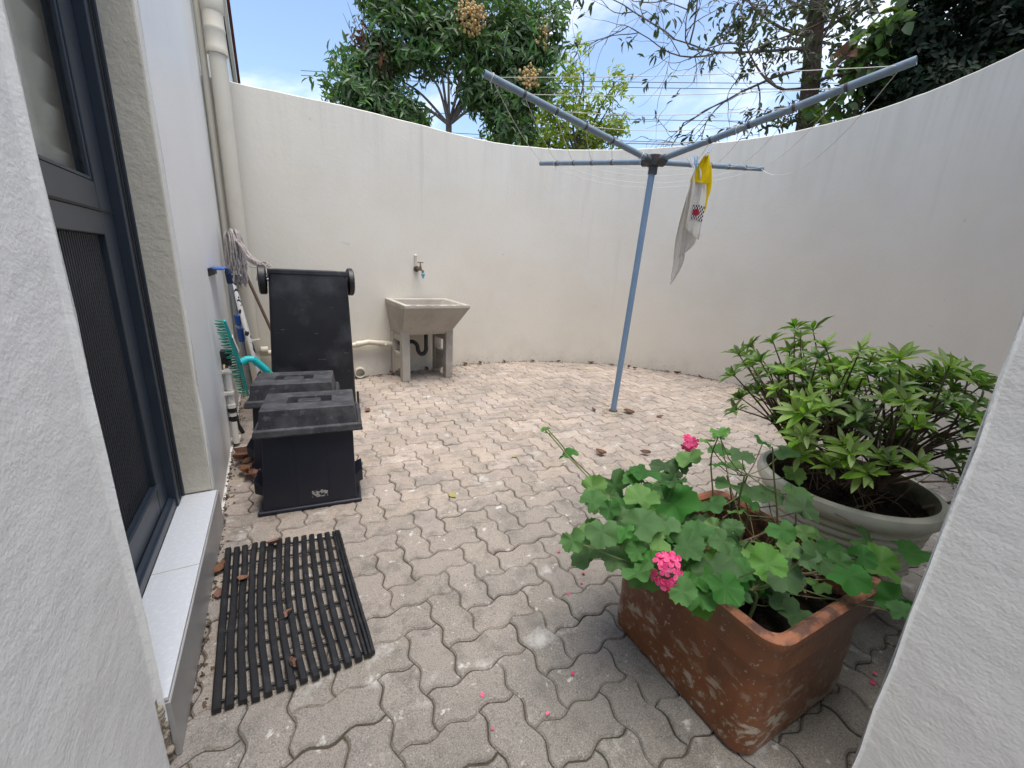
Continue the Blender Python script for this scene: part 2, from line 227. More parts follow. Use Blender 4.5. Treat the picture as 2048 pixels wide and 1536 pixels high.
# ------------------------------------------------------------------ mesh helpers
def wloc(o):
    v = Vector((0, 0, 0))
    while o is not None: v += o.location; o = o.parent
    return v
def mesh_obj(name, me, parent=None, loc=(0, 0, 0)):
    o = bpy.data.objects.new(name, me); C.objects.link(o)
    if parent is not None: o.parent = parent
    o.location = loc
    return o
def frame_of(d):
    d = Vector(d).normalized(); a = Vector((0, 0, 1)) if abs(d.z) < .93 else Vector((1, 0, 0))
    u = d.cross(a).normalized(); return u, u.cross(d).normalized(), d
class MB:
    def __init__(s): s.v = []; s.f = []
    def add(s, vs, fs):
        b = len(s.v); s.v += [tuple(p) for p in vs]; s.f += [tuple(i+b for i in f) for f in fs]; return s
    def box(s, x0, x1, y0, y1, z0, z1, fn=None):
        vs = [(x, y, z) for z in (z0, z1) for y in (y0, y1) for x in (x0, x1)]
        if fn: vs = [fn(*p) for p in vs]
        return s.add(vs, [(0, 2, 3, 1), (4, 5, 7, 6), (0, 1, 5, 4), (2, 6, 7, 3), (0, 4, 6, 2), (1, 3, 7, 5)])
    def hexa(s, lo, hi):          # two quads of 4 points, counter-clockwise from above
        return s.add(list(lo)+list(hi), [(3, 2, 1, 0), (4, 5, 6, 7), (0, 1, 5, 4), (1, 2, 6, 5), (2, 3, 7, 6), (3, 0, 4, 7)])
    def tube(s, pts, r, seg=10, caps=True, squash=1.):
        pts = [Vector(p) for p in pts]; n = len(pts); rs = r if isinstance(r, (list, tuple)) else [r]*n
        vs = []; u = None
        for i, p in enumerate(pts):
            d = (pts[min(i+1, n-1)]-pts[max(i-1, 0)]).normalized()
            if u is None: u, w, _ = frame_of(d)
            else:
                u = (u-d*u.dot(d)); u = u.normalized() if u.length > 1e-6 else frame_of(d)[0]
                w = u.cross(d) if False else d.cross(u)
            w = d.cross(u)
            for k in range(seg):
                a = 2*math.pi*k/seg; vs.append(p+(u*math.cos(a)+w*math.sin(a)*squash)*rs[i])
        fs = [(i*seg+k, i*seg+(k+1) % seg, (i+1)*seg+(k+1) % seg, (i+1)*seg+k) for i in range(n-1) for k in range(seg)]
        if caps: fs += [tuple(range(seg-1, -1, -1)), tuple((n-1)*seg+k for k in range(seg))]
        return s.add(vs, fs)
    def lathe(s, prof, c=(0, 0, 0), seg=40, a0=0, closed=True):
        vs = [(c[0]+r*math.cos(2*math.pi*k/seg), c[1]+r*math.sin(2*math.pi*k/seg), c[2]+z) for r, z in prof for k in range(seg)]
        return s.add(vs, [(i*seg+k, i*seg+(k+1) % seg, (i+1)*seg+(k+1) % seg, (i+1)*seg+k) for i in range(len(prof)-1) for k in range(seg)])
    def prism(s, poly, z0, z1):
        n = len(poly); vs = [(*p, z0) for p in poly]+[(*p, z1) for p in poly]
        return s.add(vs, [tuple(range(n-1, -1, -1)), tuple(range(n, 2*n))]+[(i, (i+1) % n, n+(i+1) % n, n+i) for i in range(n)])
    def sphere(s, c, r, seg=8, rings=6, sc=(1, 1, 1)):
        vs = [(c[0], c[1], c[2]-r*sc[2])]
        for i in range(1, rings):
            t = math.pi*i/rings
            for k in range(seg):
                a = 2*math.pi*k/seg; vs.append((c[0]+r*sc[0]*math.sin(t)*math.cos(a), c[1]+r*sc[1]*math.sin(t)*math.sin(a), c[2]-r*sc[2]*math.cos(t)))
        vs.append((c[0], c[1], c[2]+r*sc[2])); fs = []
        for k in range(seg): fs.append((0, 1+(k+1) % seg, 1+k))
        for i in range(rings-2):
            for k in range(seg): fs.append((1+i*seg+k, 1+i*seg+(k+1) % seg, 1+(i+1)*seg+(k+1) % seg, 1+(i+1)*seg+k))
        t = len(vs)-1; b = 1+(rings-2)*seg
        for k in range(seg): fs.append((b+k, b+(k+1) % seg, t))
        return s.add(vs, fs)
    def mesh(s, name, off=(0, 0, 0)):
        me = bpy.data.meshes.new(name); off = Vector(off)
        me.from_pydata([(p[0]-off.x, p[1]-off.y, p[2]-off.z) for p in s.v], [], s.f); me.update(); return me
    def build(s, name, m, parent=None, base=None, smooth=None, bevel=0, seg=2):
        """verts are in world metres; a part is stored relative to its parent, a thing relative to base"""
        off = wloc(parent) if parent is not None else Vector(base or (0, 0, 0))
        me = s.mesh(name, off); me.materials.append(M[m] if isinstance(m, str) else m)
        if smooth is not None:
            me.polygons.foreach_set('use_smooth', [True]*len(me.polygons)); me.set_sharp_from_angle(angle=R(smooth))
        o = mesh_obj(name, me, parent, (0, 0, 0) if parent is not None else off)
        if bevel:
            b = o.modifiers.new('bevel', 'BEVEL'); b.width = bevel; b.segments = seg; b.limit_method = 'ANGLE'; b.angle_limit = R(40)
        return o
def thing(name, label, cat, loc=(0, 0, 0), group=None):
    o = bpy.data.objects.new(name, None); C.objects.link(o); o.location = loc; o.empty_display_size = .1
    return tag(o, label, cat, group)
def tag(o, label, cat, group=None, kind=None):
    o['label'] = label; o['category'] = cat
    if group: o['group'] = group
    if kind: o['kind'] = kind
    return o
def catmull(pts, k=8):
    pts = [Vector(p) for p in pts]; P = [pts[0]*2-pts[1]]+pts+[pts[-1]*2-pts[-2]]; out = []
    for i in range(1, len(P)-2):
        for j in range(k):
            t = j/k; a, b, c, d = P[i-1:i+3]
            out.append(.5*((2*b)+(c-a)*t+(2*a-5*b+4*c-d)*t*t+(3*b-a-3*c+d)*t**3))
    return out+[pts[-1]]
def rot2(p, a): return (p[0]*math.cos(a)-p[1]*math.sin(a), p[0]*math.sin(a)+p[1]*math.cos(a))
def placed(x, y, a):             # local (u,v,z) -> world
    return lambda u, v, z: (x+u*math.cos(a)-v*math.sin(a), y+u*math.sin(a)+v*math.cos(a), z)
def np_mesh(name, V, F, m, parent, smooth=False):
    me = bpy.data.meshes.new(name); off = np.array(wloc(parent)) if parent is not None else np.zeros(3)
    V = np.asarray(V, dtype=np.float32)-off.astype(np.float32); F = np.asarray(F, dtype=np.int32); k = F.shape[1]
    me.vertices.add(len(V)); me.vertices.foreach_set('co', V.ravel())
    me.loops.add(F.size); me.loops.foreach_set('vertex_index', F.ravel())
    me.polygons.add(len(F)); me.polygons.foreach_set('loop_start', np.arange(0, F.size, k, dtype=np.int32))
    me.update(calc_edges=True); me.validate()
    if smooth: me.polygons.foreach_set('use_smooth', [True]*len(me.polygons))
    me.materials.append(M[m]); return mesh_obj(name, me, parent)

# leaf templates: x across, y along, z up
LEAF_A = (np.array([(0, 0, 0), (-.5, .38, .10), (0, .42, 0), (.5, .38, .10), (-.36, .75, .04), (0, .78, -.05), (.36, .75, .04), (0, 1.05, -.16)]),
          np.array([(0, 2, 1), (0, 3, 2), (1, 2, 5), (1, 5, 4), (2, 3, 6), (2, 6, 5), (4, 5, 7), (5, 6, 7)]))
LEAF_B = (np.array([(0, 0, 0), (-.5, .5, .08), (.5, .5, .08), (0, 1, -.1), (0, .5, 0)]), np.array([(0, 4, 1), (0, 2, 4), (1, 4, 3), (4, 2, 3)]))
def leaf_arrays(P, D, U, Ln, Wd, tpl):
    """P base points, D directions, U up-ish vectors"""
    T, F = tpl; P = np.asarray(P, float); D = np.asarray(D, float); U = np.asarray(U, float)
    D = D/np.linalg.norm(D, axis=1, keepdims=True); X = np.cross(D, U); X /= np.linalg.norm(X, axis=1, keepdims=True)+1e-9; Z = np.cross(X, D)
    Ln = np.asarray(Ln)[:, None, None]; Wd = np.asarray(Wd)[:, None, None]
    V = P[:, None, :]+X[:, None, :]*(T[None, :, 0:1]*Wd)+D[:, None, :]*(T[None, :, 1:2]*Ln)+Z[:, None, :]*(T[None, :, 2:3]*Ln)
    FF = (F[None]+(np.arange(len(P))*len(T))[:, None, None]).reshape(-1, F.shape[1])
    return V.reshape(-1, 3), FF

# ------------------------------------------------------------------ setting: ground and paving
gb = MB(); gb.add([(-80, -80, -.05), (80, -80, -.05), (80, 120, -.05), (-80, 120, -.05)], [(0, 1, 2, 3)])
o = gb.build('ground', 'ground'); o['kind'] = 'structure'
bedp = [(-.6, -2.4), (1.2, -2.4), (1.2, -.1), (5.0, -.1), (5.0, 5.0), (-.6, 5.0)]
bb = MB(); bb.prism(bedp, -.04, -.0075)
yard = bb.build('paved_yard', 'bed'); yard['kind'] = 'structure'

WALL_BASE = catmull([(-.62, 4.40, 0), (0, 4.41, 0), (.59, 4.42, 0), (.79, 4.44, 0), (1.3, 4.53, 0), (1.98, 4.655, 0), (2.45, 4.65, 0), (3.0, 4.55, 0), (3.5, 4.31, 0), (3.9, 4.02, 0),
    (4.2, 3.70, 0), (4.47, 3.27, 0), (4.61, 2.8, 0), (4.63, 2.38, 0), (4.55, 1.95, 0), (4.37, 1.54, 0), (4.11, 1.14, 0), (3.7, .72, 0), (3.1, .36, 0), (2.4, .16, 0), (1.25, .06, 0)], 5)
def wall_y(x):                  # inner face of the far straight part
    best = min((p for p in WALL_BASE if p.y > 2.5), key=lambda p: abs(p.x-x)); return best.y
def inside(x, y, pad=.1):
    if y < .05: return -.42 < x < 1.05
    if x < -.42: return False
    cx_, cy_ = 2.3, 2.38
    if x > .8 and math.hypot(x-cx_, y-cy_) < 2.33+pad: return True
    if x <= 2.3 and y < 4.45+max(0, (x-.8))*.17+pad: return y > -.1
    return False
PM, PA, PO = .1119, .0199, (.2717, .9908)
prof = [(0, 0), (.17, .075), (.31, .085), (.67, -.08), (.82, -.078)]
def edge(p, q):
    d = (q[0]-p[0], q[1]-p[1]); nrm = (-d[1], d[0]); return [(p[0]+d[0]*t+nrm[0]*h, p[1]+d[1]*t+nrm[1]*h) for t, h in prof]
def edge_rev(p, q):             # the same curve walked backwards
    e = edge(q, p); e = e+[p]; return e[::-1][:-1]
def paver_outline(w, h):
    o = []
    for i in range(w): o += edge((i, 0), (i+1, 0))
    for j in range(h): o += edge((w, j), (w, j+1))
    for i in range(w, 0, -1): o += edge_rev((i, h), (i-1, h))
    for j in range(h, 0, -1): o += edge_rev((0, j), (0, j-1))
    return [((x-w/2)*PM, (y-h/2)*PM) for x, y in o]
def inset(poly, d):
    n = len(poly); out = []
    for i in range(n):
        a, b, c = Vector(poly[i-1]), Vector(poly[i]), Vector(poly[(i+1) % n])
        e1 = (b-a).normalized(); e2 = (c-b).normalized(); nn = Vector((-e1.y-e2.y, e1.x+e2.x)); nn.normalize()
        out.append(tuple(b+nn*d/max(.5, nn.dot(Vector((-e1.y, e1.x))))))
    return out
def paver_mesh(w, h):
    o = paver_outline(w, h); a = inset(o, .0015); b = inset(o, .0062); n = len(o)
    vs = [(*p, -.022) for p in a]+[(*p, -.006) for p in a]+[(*p, 0) for p in b]
    fs = [(r*n+i, r*n+(i+1) % n, (r+1)*n+(i+1) % n, (r+1)*n+i) for r in (0, 1) for i in range(n)]+[tuple(range(2*n, 3*n))]
    mb = MB(); mb.add(vs, fs); return mb
PMESH = {k: paver_mesh(*k) for k in ((2, 1), (1, 2))}
PDATA = {}
for k, mb in PMESH.items():
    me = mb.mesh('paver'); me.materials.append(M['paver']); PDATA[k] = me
random.seed(5)
CBT = CB.T
def screen_area(x, y):
    d = CBT @ np.array([x, y, -CAM_H]); dep = -d[2]
    if dep < .15: return 0
    u, v = d[0]/dep*831, d[1]/dep*831
    if abs(u) > 1060 or abs(v) > 820: return 0
    return CAM_H/dep**3
cells = []
for i in range(-12, 48):
    for j in range(-30, 44):
        c = (i-j) % 4
        if c == 2: k, ctr = (2, 1), (i+1, j+.5)
        elif c == 1: k, ctr = (1, 2), (i+.5, j+1)
        else: continue
        x, y = rot2((ctr[0]*PM, ctr[1]*PM), PA); x += PO[0]; y += PO[1]
        if not inside(x, y): continue
        hid = (-.15 < x < .27 and 2.08 < y < 3.0) or (1.0 < x < 1.36 and .42 < y < .82) or (0 < x < .4 and 3.35 < y < 3.9)
        cells.append((0 if hid else screen_area(x, y), k, x, y))
cells.sort(key=lambda t: -t[0])
stuff = MB()
for idx, (a, k, x, y) in enumerate(cells):
    z = random.gauss(0, .0016); tx, ty = random.gauss(0, .012), random.gauss(0, .012); rz = PA+random.gauss(0, .006)
    jx, jy = x+random.gauss(0, .0006), y+random.gauss(0, .0006)
    if idx < 300 and a > 0:
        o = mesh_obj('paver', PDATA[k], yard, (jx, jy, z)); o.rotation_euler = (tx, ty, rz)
    else:
        mt = Matrix.Translation((jx, jy, z)) @ Matrix.Rotation(rz, 4, 'Z') @ Matrix.Rotation(tx, 4, 'X') @ Matrix.Rotation(ty, 4, 'Y')
        stuff.add([mt @ Vector(p) for p in PMESH[k].v], PMESH[k].f)
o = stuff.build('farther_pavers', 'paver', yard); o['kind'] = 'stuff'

# ------------------------------------------------------------------ boundary wall (curved)
random.seed(8)
def top_z(p):
    b = math.degrees(math.atan2(p.x, p.y)); return float(np.interp(b, [-8, 9, 27, 39, 50, 90], [2.475, 2.485, 2.52, 2.575, 2.622, 2.625]))
T = .21; n = len(WALL_BASE); inn = []; out = []
for i, p in enumerate(WALL_BASE):
    d = (WALL_BASE[min(i+1, n-1)]-WALL_BASE[max(i-1, 0)]).normalized(); nn = Vector((-d.y, d.x, 0))
    inn.append(p); out.append(p+nn*T)
NV = 14
vs = []; fs = []
for i in range(n):
    zt = top_z(inn[i])+random.gauss(0, .0015)
    for k in range(NV):
        z = -.04+(zt-.008+.04)*k/(NV-1); off = random.gauss(0, .0004)
        d = (out[i]-inn[i]).normalized(); vs.append(tuple(inn[i]+d*off+Vector((0, 0, z))))
    vs.append(tuple(inn[i]+d*.008+Vector((0, 0, zt)))); vs.append(tuple(out[i]+Vector((0, 0, zt-.004)))); vs.append(tuple(out[i]+Vector((0, 0, -.04))))
st = NV+3
for i in range(n-1):
    for k in range(st-1): fs.append((i*st+k, (i+1)*st+k, (i+1)*st+k+1, i*st+k+1))
fs += [tuple(range(st)), tuple((n-1)*st+k for k in range(st-1, -1, -1))]
b = MB(); b.add(vs, fs)
bw = b.build('boundary_wall', 'wall', smooth=35); tag(bw, 'tall curved cream plaster wall enclosing the paved yard', 'wall')
# dirt line and litter along its foot
lt = MB(); random.seed(21)
for k in range(1500):
    i = random.randrange(8, n-8); p = WALL_BASE[i].lerp(WALL_BASE[i+1], random.random()); d = (out[i]-inn[i]).normalized()
    q = p-d*abs(random.gauss(0, .03)); s = random.uniform(.003, .012)*(1.8 if random.random() < .06 else 1)
    a = random.random()*6.28; h = random.uniform(.002, .010)
    lt.add([(q.x+s*math.cos(a), q.y+s*math.sin(a), .001), (q.x-s*math.sin(a), q.y+s*math.cos(a), .001), (q.x-s*math.cos(a)*.7, q.y-s*math.sin(a)*.7, .001), (q.x+.4*s*math.sin(a), q.y-s*.5*math.cos(a), h)], [(0, 1, 3), (1, 2, 3), (2, 0, 3)])
for k in range(520):
    y = random.uniform(1.1, 4.3); x = -.318-.017*max(0, y-2.0)+abs(random.gauss(0, .022)); s = random.uniform(.003, .012); a = random.random()*6.28
    lt.add([(x+s*math.cos(a), y+s*math.sin(a), .001), (x-s*math.sin(a), y+s*math.cos(a), .001), (x-s*math.cos(a)*.7, y-s*math.sin(a)*.7, .001), (x+.4*s*math.sin(a), y-s*.5*math.cos(a), random.uniform(.002, .01))], [(0, 1, 3), (1, 2, 3), (2, 0, 3)])
o = lt.build('wall_foot_litter', 'litter'); tag(o, 'brown crumbs of soil and litter along the foot of the walls', 'litter', kind='stuff')

# ------------------------------------------------------------------ house wall, passage wall
hw = thing('house_wall', 'cream plastered house wall with a recessed dark door along the left', 'wall', (-.32, 1.5, 0))
random.seed(4)
def wall_panel(name, m, p0, p1, z0, z1, thick, nu, nv, amp, side=1):
    """vertical panel from p0 to p1 (plan), its seen face on the left-hand side of travel when side=1"""
    p0, p1 = Vector((*p0, 0)), Vector((*p1, 0)); d = (p1-p0).normalized(); nn = Vector((-d.y, d.x, 0))*side
    mb = MB(); vs = []; fs = []
    for i in range(nu+1):
        for k in range(nv+1):
            p = p0.lerp(p1, i/nu)+Vector((0, 0, z0+(z1-z0)*k/nv)); vs.append(p+nn*(random.gauss(0, amp) if 0 < i < nu else random.gauss(0, amp*.8))+d*(0 if 0 < i < nu else random.gauss(0, .0022)))
    B = len(vs)
    for q in (p0, p1):
        for z in (z0, z1): vs.append(q-nn*thick+Vector((0, 0, z)))
    w = nv+1
    for i in range(nu):
        for k in range(nv): fs.append((i*w+k, (i+1)*w+k, (i+1)*w+k+1, i*w+k+1))
    fs.append(tuple([B, B+1]+[k for k in range(nv, -1, -1)]))
    fs.append(tuple([B+3, B+2]+[nu*w+k for k in range(nv+1)]))
    fs.append(tuple([B+1, B+3]+[i*w+nv for i in range(nu, -1, -1)])); fs.append(tuple([B+2, B]+[i*w for i in range(nu+1)])); fs.append((B, B+2, B+3, B+1))
    mb.add(vs, fs); return mb
wall_panel('near', None, (-.32, 1.0), (-.32, -2.6), 0, 3.2, .30, 30, 24, .0012, 1).build('near_wall', 'rough_wall', hw, smooth=30, bevel=.012)
wall_panel('far', None, (-.318, 2.035), (-.357, 4.62), 0, 3.2, .30, 24, 24, .0014, -1).build('far_wall', 'sheen_wall', hw, smooth=30, bevel=.010)
MB().box(-.62, -.322, 1.0, 2.035, 2.32, 3.2).build('lintel', 'sheen_wall', hw)
rv = MB().box(-.60, -.3195, 2.018, 2.0345, .188, 2.318); rv.build('door_reveal', 'reveal', hw, bevel=.004)
MB().box(-.60, -.335, 1.002, 1.016, .188, 2.318).build('door_reveal', 'reveal', hw)
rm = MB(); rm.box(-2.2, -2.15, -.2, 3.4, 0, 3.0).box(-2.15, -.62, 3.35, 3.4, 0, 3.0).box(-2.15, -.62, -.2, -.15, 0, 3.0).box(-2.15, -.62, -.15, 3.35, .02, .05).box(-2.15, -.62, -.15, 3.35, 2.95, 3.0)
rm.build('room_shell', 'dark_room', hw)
pw = wall_panel('passage', None, (1.0, -2.6), (1.0, .181), 0, 3.5, 1.6, 30, 30, .0016, 1)
o = pw.build('passage_wall', 'rough_wall', None, (1.1, -1.2, 0), smooth=30, bevel=.006, seg=3)
tag(o, 'rough cream plaster wall end close on the right beside the planter', 'wall')

# ------------------------------------------------------------------ door
dr = thing('door', 'dark slate aluminium door with glazed top and ribbed lower panel', 'door', (-.45, 1.5, .185))
fm = MB(); fm.box(-.50, -.418, 1.925, 2.017, .19, 2.31).box(-.50, -.418, 1.018, 1.10, .19, 2.31).box(-.50, -.418, 1.10, 1.925, 2.23, 2.31).box(-.50, -.425, 1.10, 1.925, .19, .225)
fm.box(-.436, -.411, 2.006, 2.0175, .19, 2.31)
fm.build('door_frame', 'door', dr, bevel=.003)
MB().box(-.4175, -.4145, 1.985, 1.988, .2, 2.3).box(-.4175, -.4145, 1.955, 1.958, .2, 2.3).build('frame_groove', 'seal', dr)
MB().box(-.485, -.447, 1.808, 1.920, .232, 2.222).build('stile', 'door', dr, bevel=.003)
MB().box(-.485, -.447, 1.105, 1.215, .232, 2.222).build('stile', 'door', dr, bevel=.003)
MB().box(-.484, -.449, 1.216, 1.807, 1.288, 1.366).build('middle_rail', 'door', dr, bevel=.003)
MB().box(-.484, -.447, 1.216, 1.807, 1.215, 1.2835).build('middle_rail', 'door', dr, bevel=.003)
MB().box(-.483, -.4435, 1.2, 1.915, 1.2828, 1.2892).build('rail_joint', 'seal', dr)
MB().box(-.484, -.448, 1.216, 1.807, .232, .345).build('bottom_rail', 'door', dr, bevel=.003)
MB().box(-.484, -.448, 1.216, 1.807, 2.12, 2.221).build('top_rail', 'door', dr, bevel=.003)
MB().box(-.470, -.466, 1.216, 1.807, 1.367, 2.119).build('glass_pane', 'glass', dr)
bd = MB(); bd.box(-.464, -.452, 1.793, 1.8075, 1.368, 2.118).box(-.464, -.452, 1.217, 1.792, 1.368, 1.378)
bd.build('glazing_bead', 'door', dr, bevel=.002)
rb = MB(); y0, y1 = 1.217, 1.806; nrib = 36; poly = []
for k in range(nrib):
    a = y0+(y1-y0)*k/nrib; w = (y1-y0)/nrib
    poly += [(-.470, a), (-.470, a+w*.3), (-.463, a+w*.42), (-.463, a+w*.88)]
poly += [(-.470, y1), (-.480, y1), (-.480, y0)]
rb.prism(poly[::-1], .346, 1.2145); rb.build('ribbed_panel', 'door_rib', dr)
wd = MB(); wd.box(-.4465, -.436, 1.22, 1.81, .345, .357); wd.build('weather_bead', 'door', dr, bevel=.004)
sl = MB(); sl.hexa([(-.445, 1.017, .1875), (-.427, 1.017, .1875), (-.427, 2.016, .1875), (-.445, 2.016, .1875)], [(-.445, 1.017, .232), (-.433, 1.017, .224), (-.433, 2.016, .224), (-.445, 2.016, .232)])
sl.build('door_sill', 'door', dr)
bl = MB(); random.seed(2)
zs = [1.22]
for k in range(8): zs += [1.22+.11*(k+1)-.004, 1.22+.11*(k+1)]
vs = []
for q, z in enumerate(zs):
    dx = .024 if q % 2 else 0
    vs += [(-.520+dx, 1.15, z), (-.520+dx, 1.885, z), (-.526+dx, 1.885, z), (-.526+dx, 1.15, z)]
fs = []
for k in range(len(zs)-1):
    for e in range(4): fs.append((k*4+e, k*4+(e+1) % 4, (k+1)*4+(e+1) % 4, (k+1)*4+e))
fs += [(3, 2, 1, 0), tuple(len(vs)-4+k for k in range(4))]
bl.add(vs, fs); o = bl.build('roman_blind', 'fabric', None, (-.52, 1.5, 1.22)); tag(o, 'cream fabric blind with horizontal folds behind the door glass', 'blind')

# doorstep
ds = thing('doorstep', 'low doorstep with two pale speckled tiles and a grey riser', 'step', (-.37, 1.5, 0))
MB().box(-.43, -.312, 1.006, 2.028, .0, .1745).build('core', 'core', ds)
MB().box(-.4255, -.3005, 1.001, 1.4955, .1755, .1855).build('tile', 'tile', ds, bevel=.0012)
MB().box(-.4255, -.3005, 1.4985, 2.0165, .1755, .1855).build('tile', 'tile', ds, bevel=.0012)
MB().box(-.4255, -.303, 1.4955, 1.4985, .1755, .1842).build('grout_joint', 'core', ds)
MB().box(-.3105, -.2985, 1.001, 2.05, .001, .1665).build('riser', 'riser', ds, bevel=.0015)
MB().box(-.3105, -.3005, 1.001, 2.03, .167, .1705).build('trim_strip', 'white_paint', ds)
MB().box(-.3105, -.3015, 1.001, 2.03, .1708, .1752).build('trim_strip', 'core', ds)
mb = MB(); random.seed(12)
for k in range(26):
    z = .005+.17*k/26; mb.sphere((-.318+random.uniform(-.006, .003), .998+random.uniform(-.006, .004), z), random.uniform(.006, .013), 6, 4)
mb.build('mortar_smear', 'core', ds, smooth=60)
MB().box(-.338, -.318, .985, 1.012, .0, .2).build('mortar_edge', 'core', ds)

# ------------------------------------------------------------------ pipes in the corner
dp = thing('downpipe', 'thick cream downpipe standing in the corner of house and boundary wall', 'pipe', (-.228, 4.30, .33))
MB().tube([(-.228, 4.30, .33), (-.228, 4.30, 3.2)], .056, 24).build('pipe', 'pvc', dp, smooth=40)
cl = MB(); cl.lathe([(.057, 2.60), (.069, 2.60), (.072, 2.615), (.069, 2.64), (.066, 2.65), (.066, 2.74), (.070, 2.75), (.070, 2.765), (.066, 2.775), (.066, 2.86), (.072, 2.87), (.074, 2.95), (.062, 3.0)], (-.228, 4.30, 0), 28)
cl.build('collar', 'pvc', dp, smooth=30)
lo = MB(); lo.lathe([(.057, .46), (.066, .455), (.066, .36), (.060, .345), (.052, .34)], (-.228, 4.30, 0), 28); lo.build('lower_collar', 'pvc', dp, smooth=30)
MB().tube([(-.228, 4.3, .42), (-.228, 4.3, .02)], .052, 20).build('shoe', 'pvc', dp, smooth=40)
cp = MB(); cp.tube([(-.322, 4.345, .05), (-.322, 4.345, 3.2)], .024, 16); o = cp.build('conduit', 'pvc', None, (-.322, 4.345, .05), smooth=40)
tag(o, 'slim cream conduit running up the wall just left of the downpipe', 'pipe')

wp = thing('waste_pipe', 'cream plastic waste pipe running along the wall from sink to downpipe', 'pipe', (.6, 4.37, .34))
MB().tube(catmull([(-.20, 4.33, .315), (.2, 4.35, .325), (.58, 4.365, .345), (.76, 4.375, .372), (.80, 4.38, .372), (.98, 4.42, .34), (1.13, 4.45, .325)], 5), .027, 16).build('pipe', 'pvc', wp, smooth=50)
for a, b_ in (((.66, 4.367, .357), (.71, 4.370, .365)), ((.90, 4.405, .352), (.99, 4.425, .337))):
    MB().tube([a, b_], .032, 16).build('socket', 'pvc', wp, smooth=40)
MB().tube([(.955, 4.385, .34), (.965, 4.365, .335)], .015, 12).build('cleaning_eye', 'white_pvc', wp, smooth=40)
MB().tube([(-.17, 4.33, .345), (-.11, 4.33, .345)], .036, 16).build('socket', 'pvc', wp, smooth=40)
def outlet(x, y, z, r, label):
    t = thing('drain_outlet', label, 'pipe', (x, y, z-r))
    a = Vector((x, y+.06, z)); b_ = Vector((x-.004, y-.045, z-.004)); mb = MB(); seg = 20; vs = []; d = (b_-a).normalized(); u, w, _ = frame_of(d)
    for q, rr in ((a, r), (b_, r), (b_, r*.86), (a, r*.86)):
        for k in range(seg): an = 2*math.pi*k/seg; vs.append(q+(u*math.cos(an)+w*math.sin(an))*rr)
    mb.add(vs, [(i*seg+k, i*seg+(k+1) % seg, ((i+1))*seg+(k+1) % seg, (i+1)*seg+k) for i in range(3) for k in range(seg)])
    mb.build('pipe', 'white_pvc', t, smooth=40)
    MB().tube([a+Vector((0, -.012, 0)), a], r*.85, 16).build('dark_mouth', 'soil', t)
outlet(.69, 4.405, .062, .052, 'short cream drain pipe stub low in the wall beside the upturned bin')
outlet(1.60, 4.56, .05, .05, 'dark drain hole low in the wall behind the right sink leg')

# water pipe on the house wall
wt = thing('water_pipe', 'cream water pipe with dark joints and valve rising beside the boxes', 'pipe', (-.30, 2.98, 0))
MB().tube([(-.302, 2.96, .02), (-.303, 2.97, .16)], .017, 12).build('pipe', 'white_pvc', wt, smooth=40)
MB().tube([(-.305, 3.0, .27), (-.305, 3.0, .47)], .019, 12).build('pipe', 'white_pvc', wt, smooth=40)
for z in (.165, .195, .225, .25):
    MB().tube([(-.305, 2.985, z), (-.305, 2.985, z+.022)], .024 if z != .195 else .021, 12).build('pipe_coupling', 'white_pvc' if z in (.195, .25) else 'black', wt, smooth=40)
MB().sphere((-.305, 3.0, .475), .024, 12, 8).tube([(-.305, 3.0, .475), (-.335, 2.96, .485)], .014, 10).build('elbow', 'white_pvc', wt, smooth=50)
for z in (.03, .335): MB().box(-.335, -.282, 2.965, 3.03, z, z+.02).build('pipe_clip', 'white_pvc', wt, bevel=.003)
MB().tube([(-.315, 3.06, .505), (-.315, 3.06, .56)], .034, 16).tube([(-.315, 3.06, .56), (-.315, 3.06, .60)], .044, 16).build('valve', 'black', wt, smooth=40)
MB().tube([(-.315, 3.06, .50), (-.312, 3.02, .44), (-.29, 3.03, .12), (-.27, 3.05, .05)], .012, 8).build('hose', 'black', wt, smooth=50)
MB().tube([(-.32, 3.03, .51), (-.32, 3.0, .48)], .016, 10).build('nipple', 'brass', wt, smooth=50)

# ------------------------------------------------------------------ sink (concrete wash trough)
sk = thing('wash_trough', 'old grey concrete wash trough on two concrete legs below the tap', 'sink', (1.3, 4.2, 0))
SA = R(4); S = lambda u, v, z, f=placed(1.025, 3.875, R(4)): f(u*.945, v*.98, z+(.03*v if z > .7 else 0))
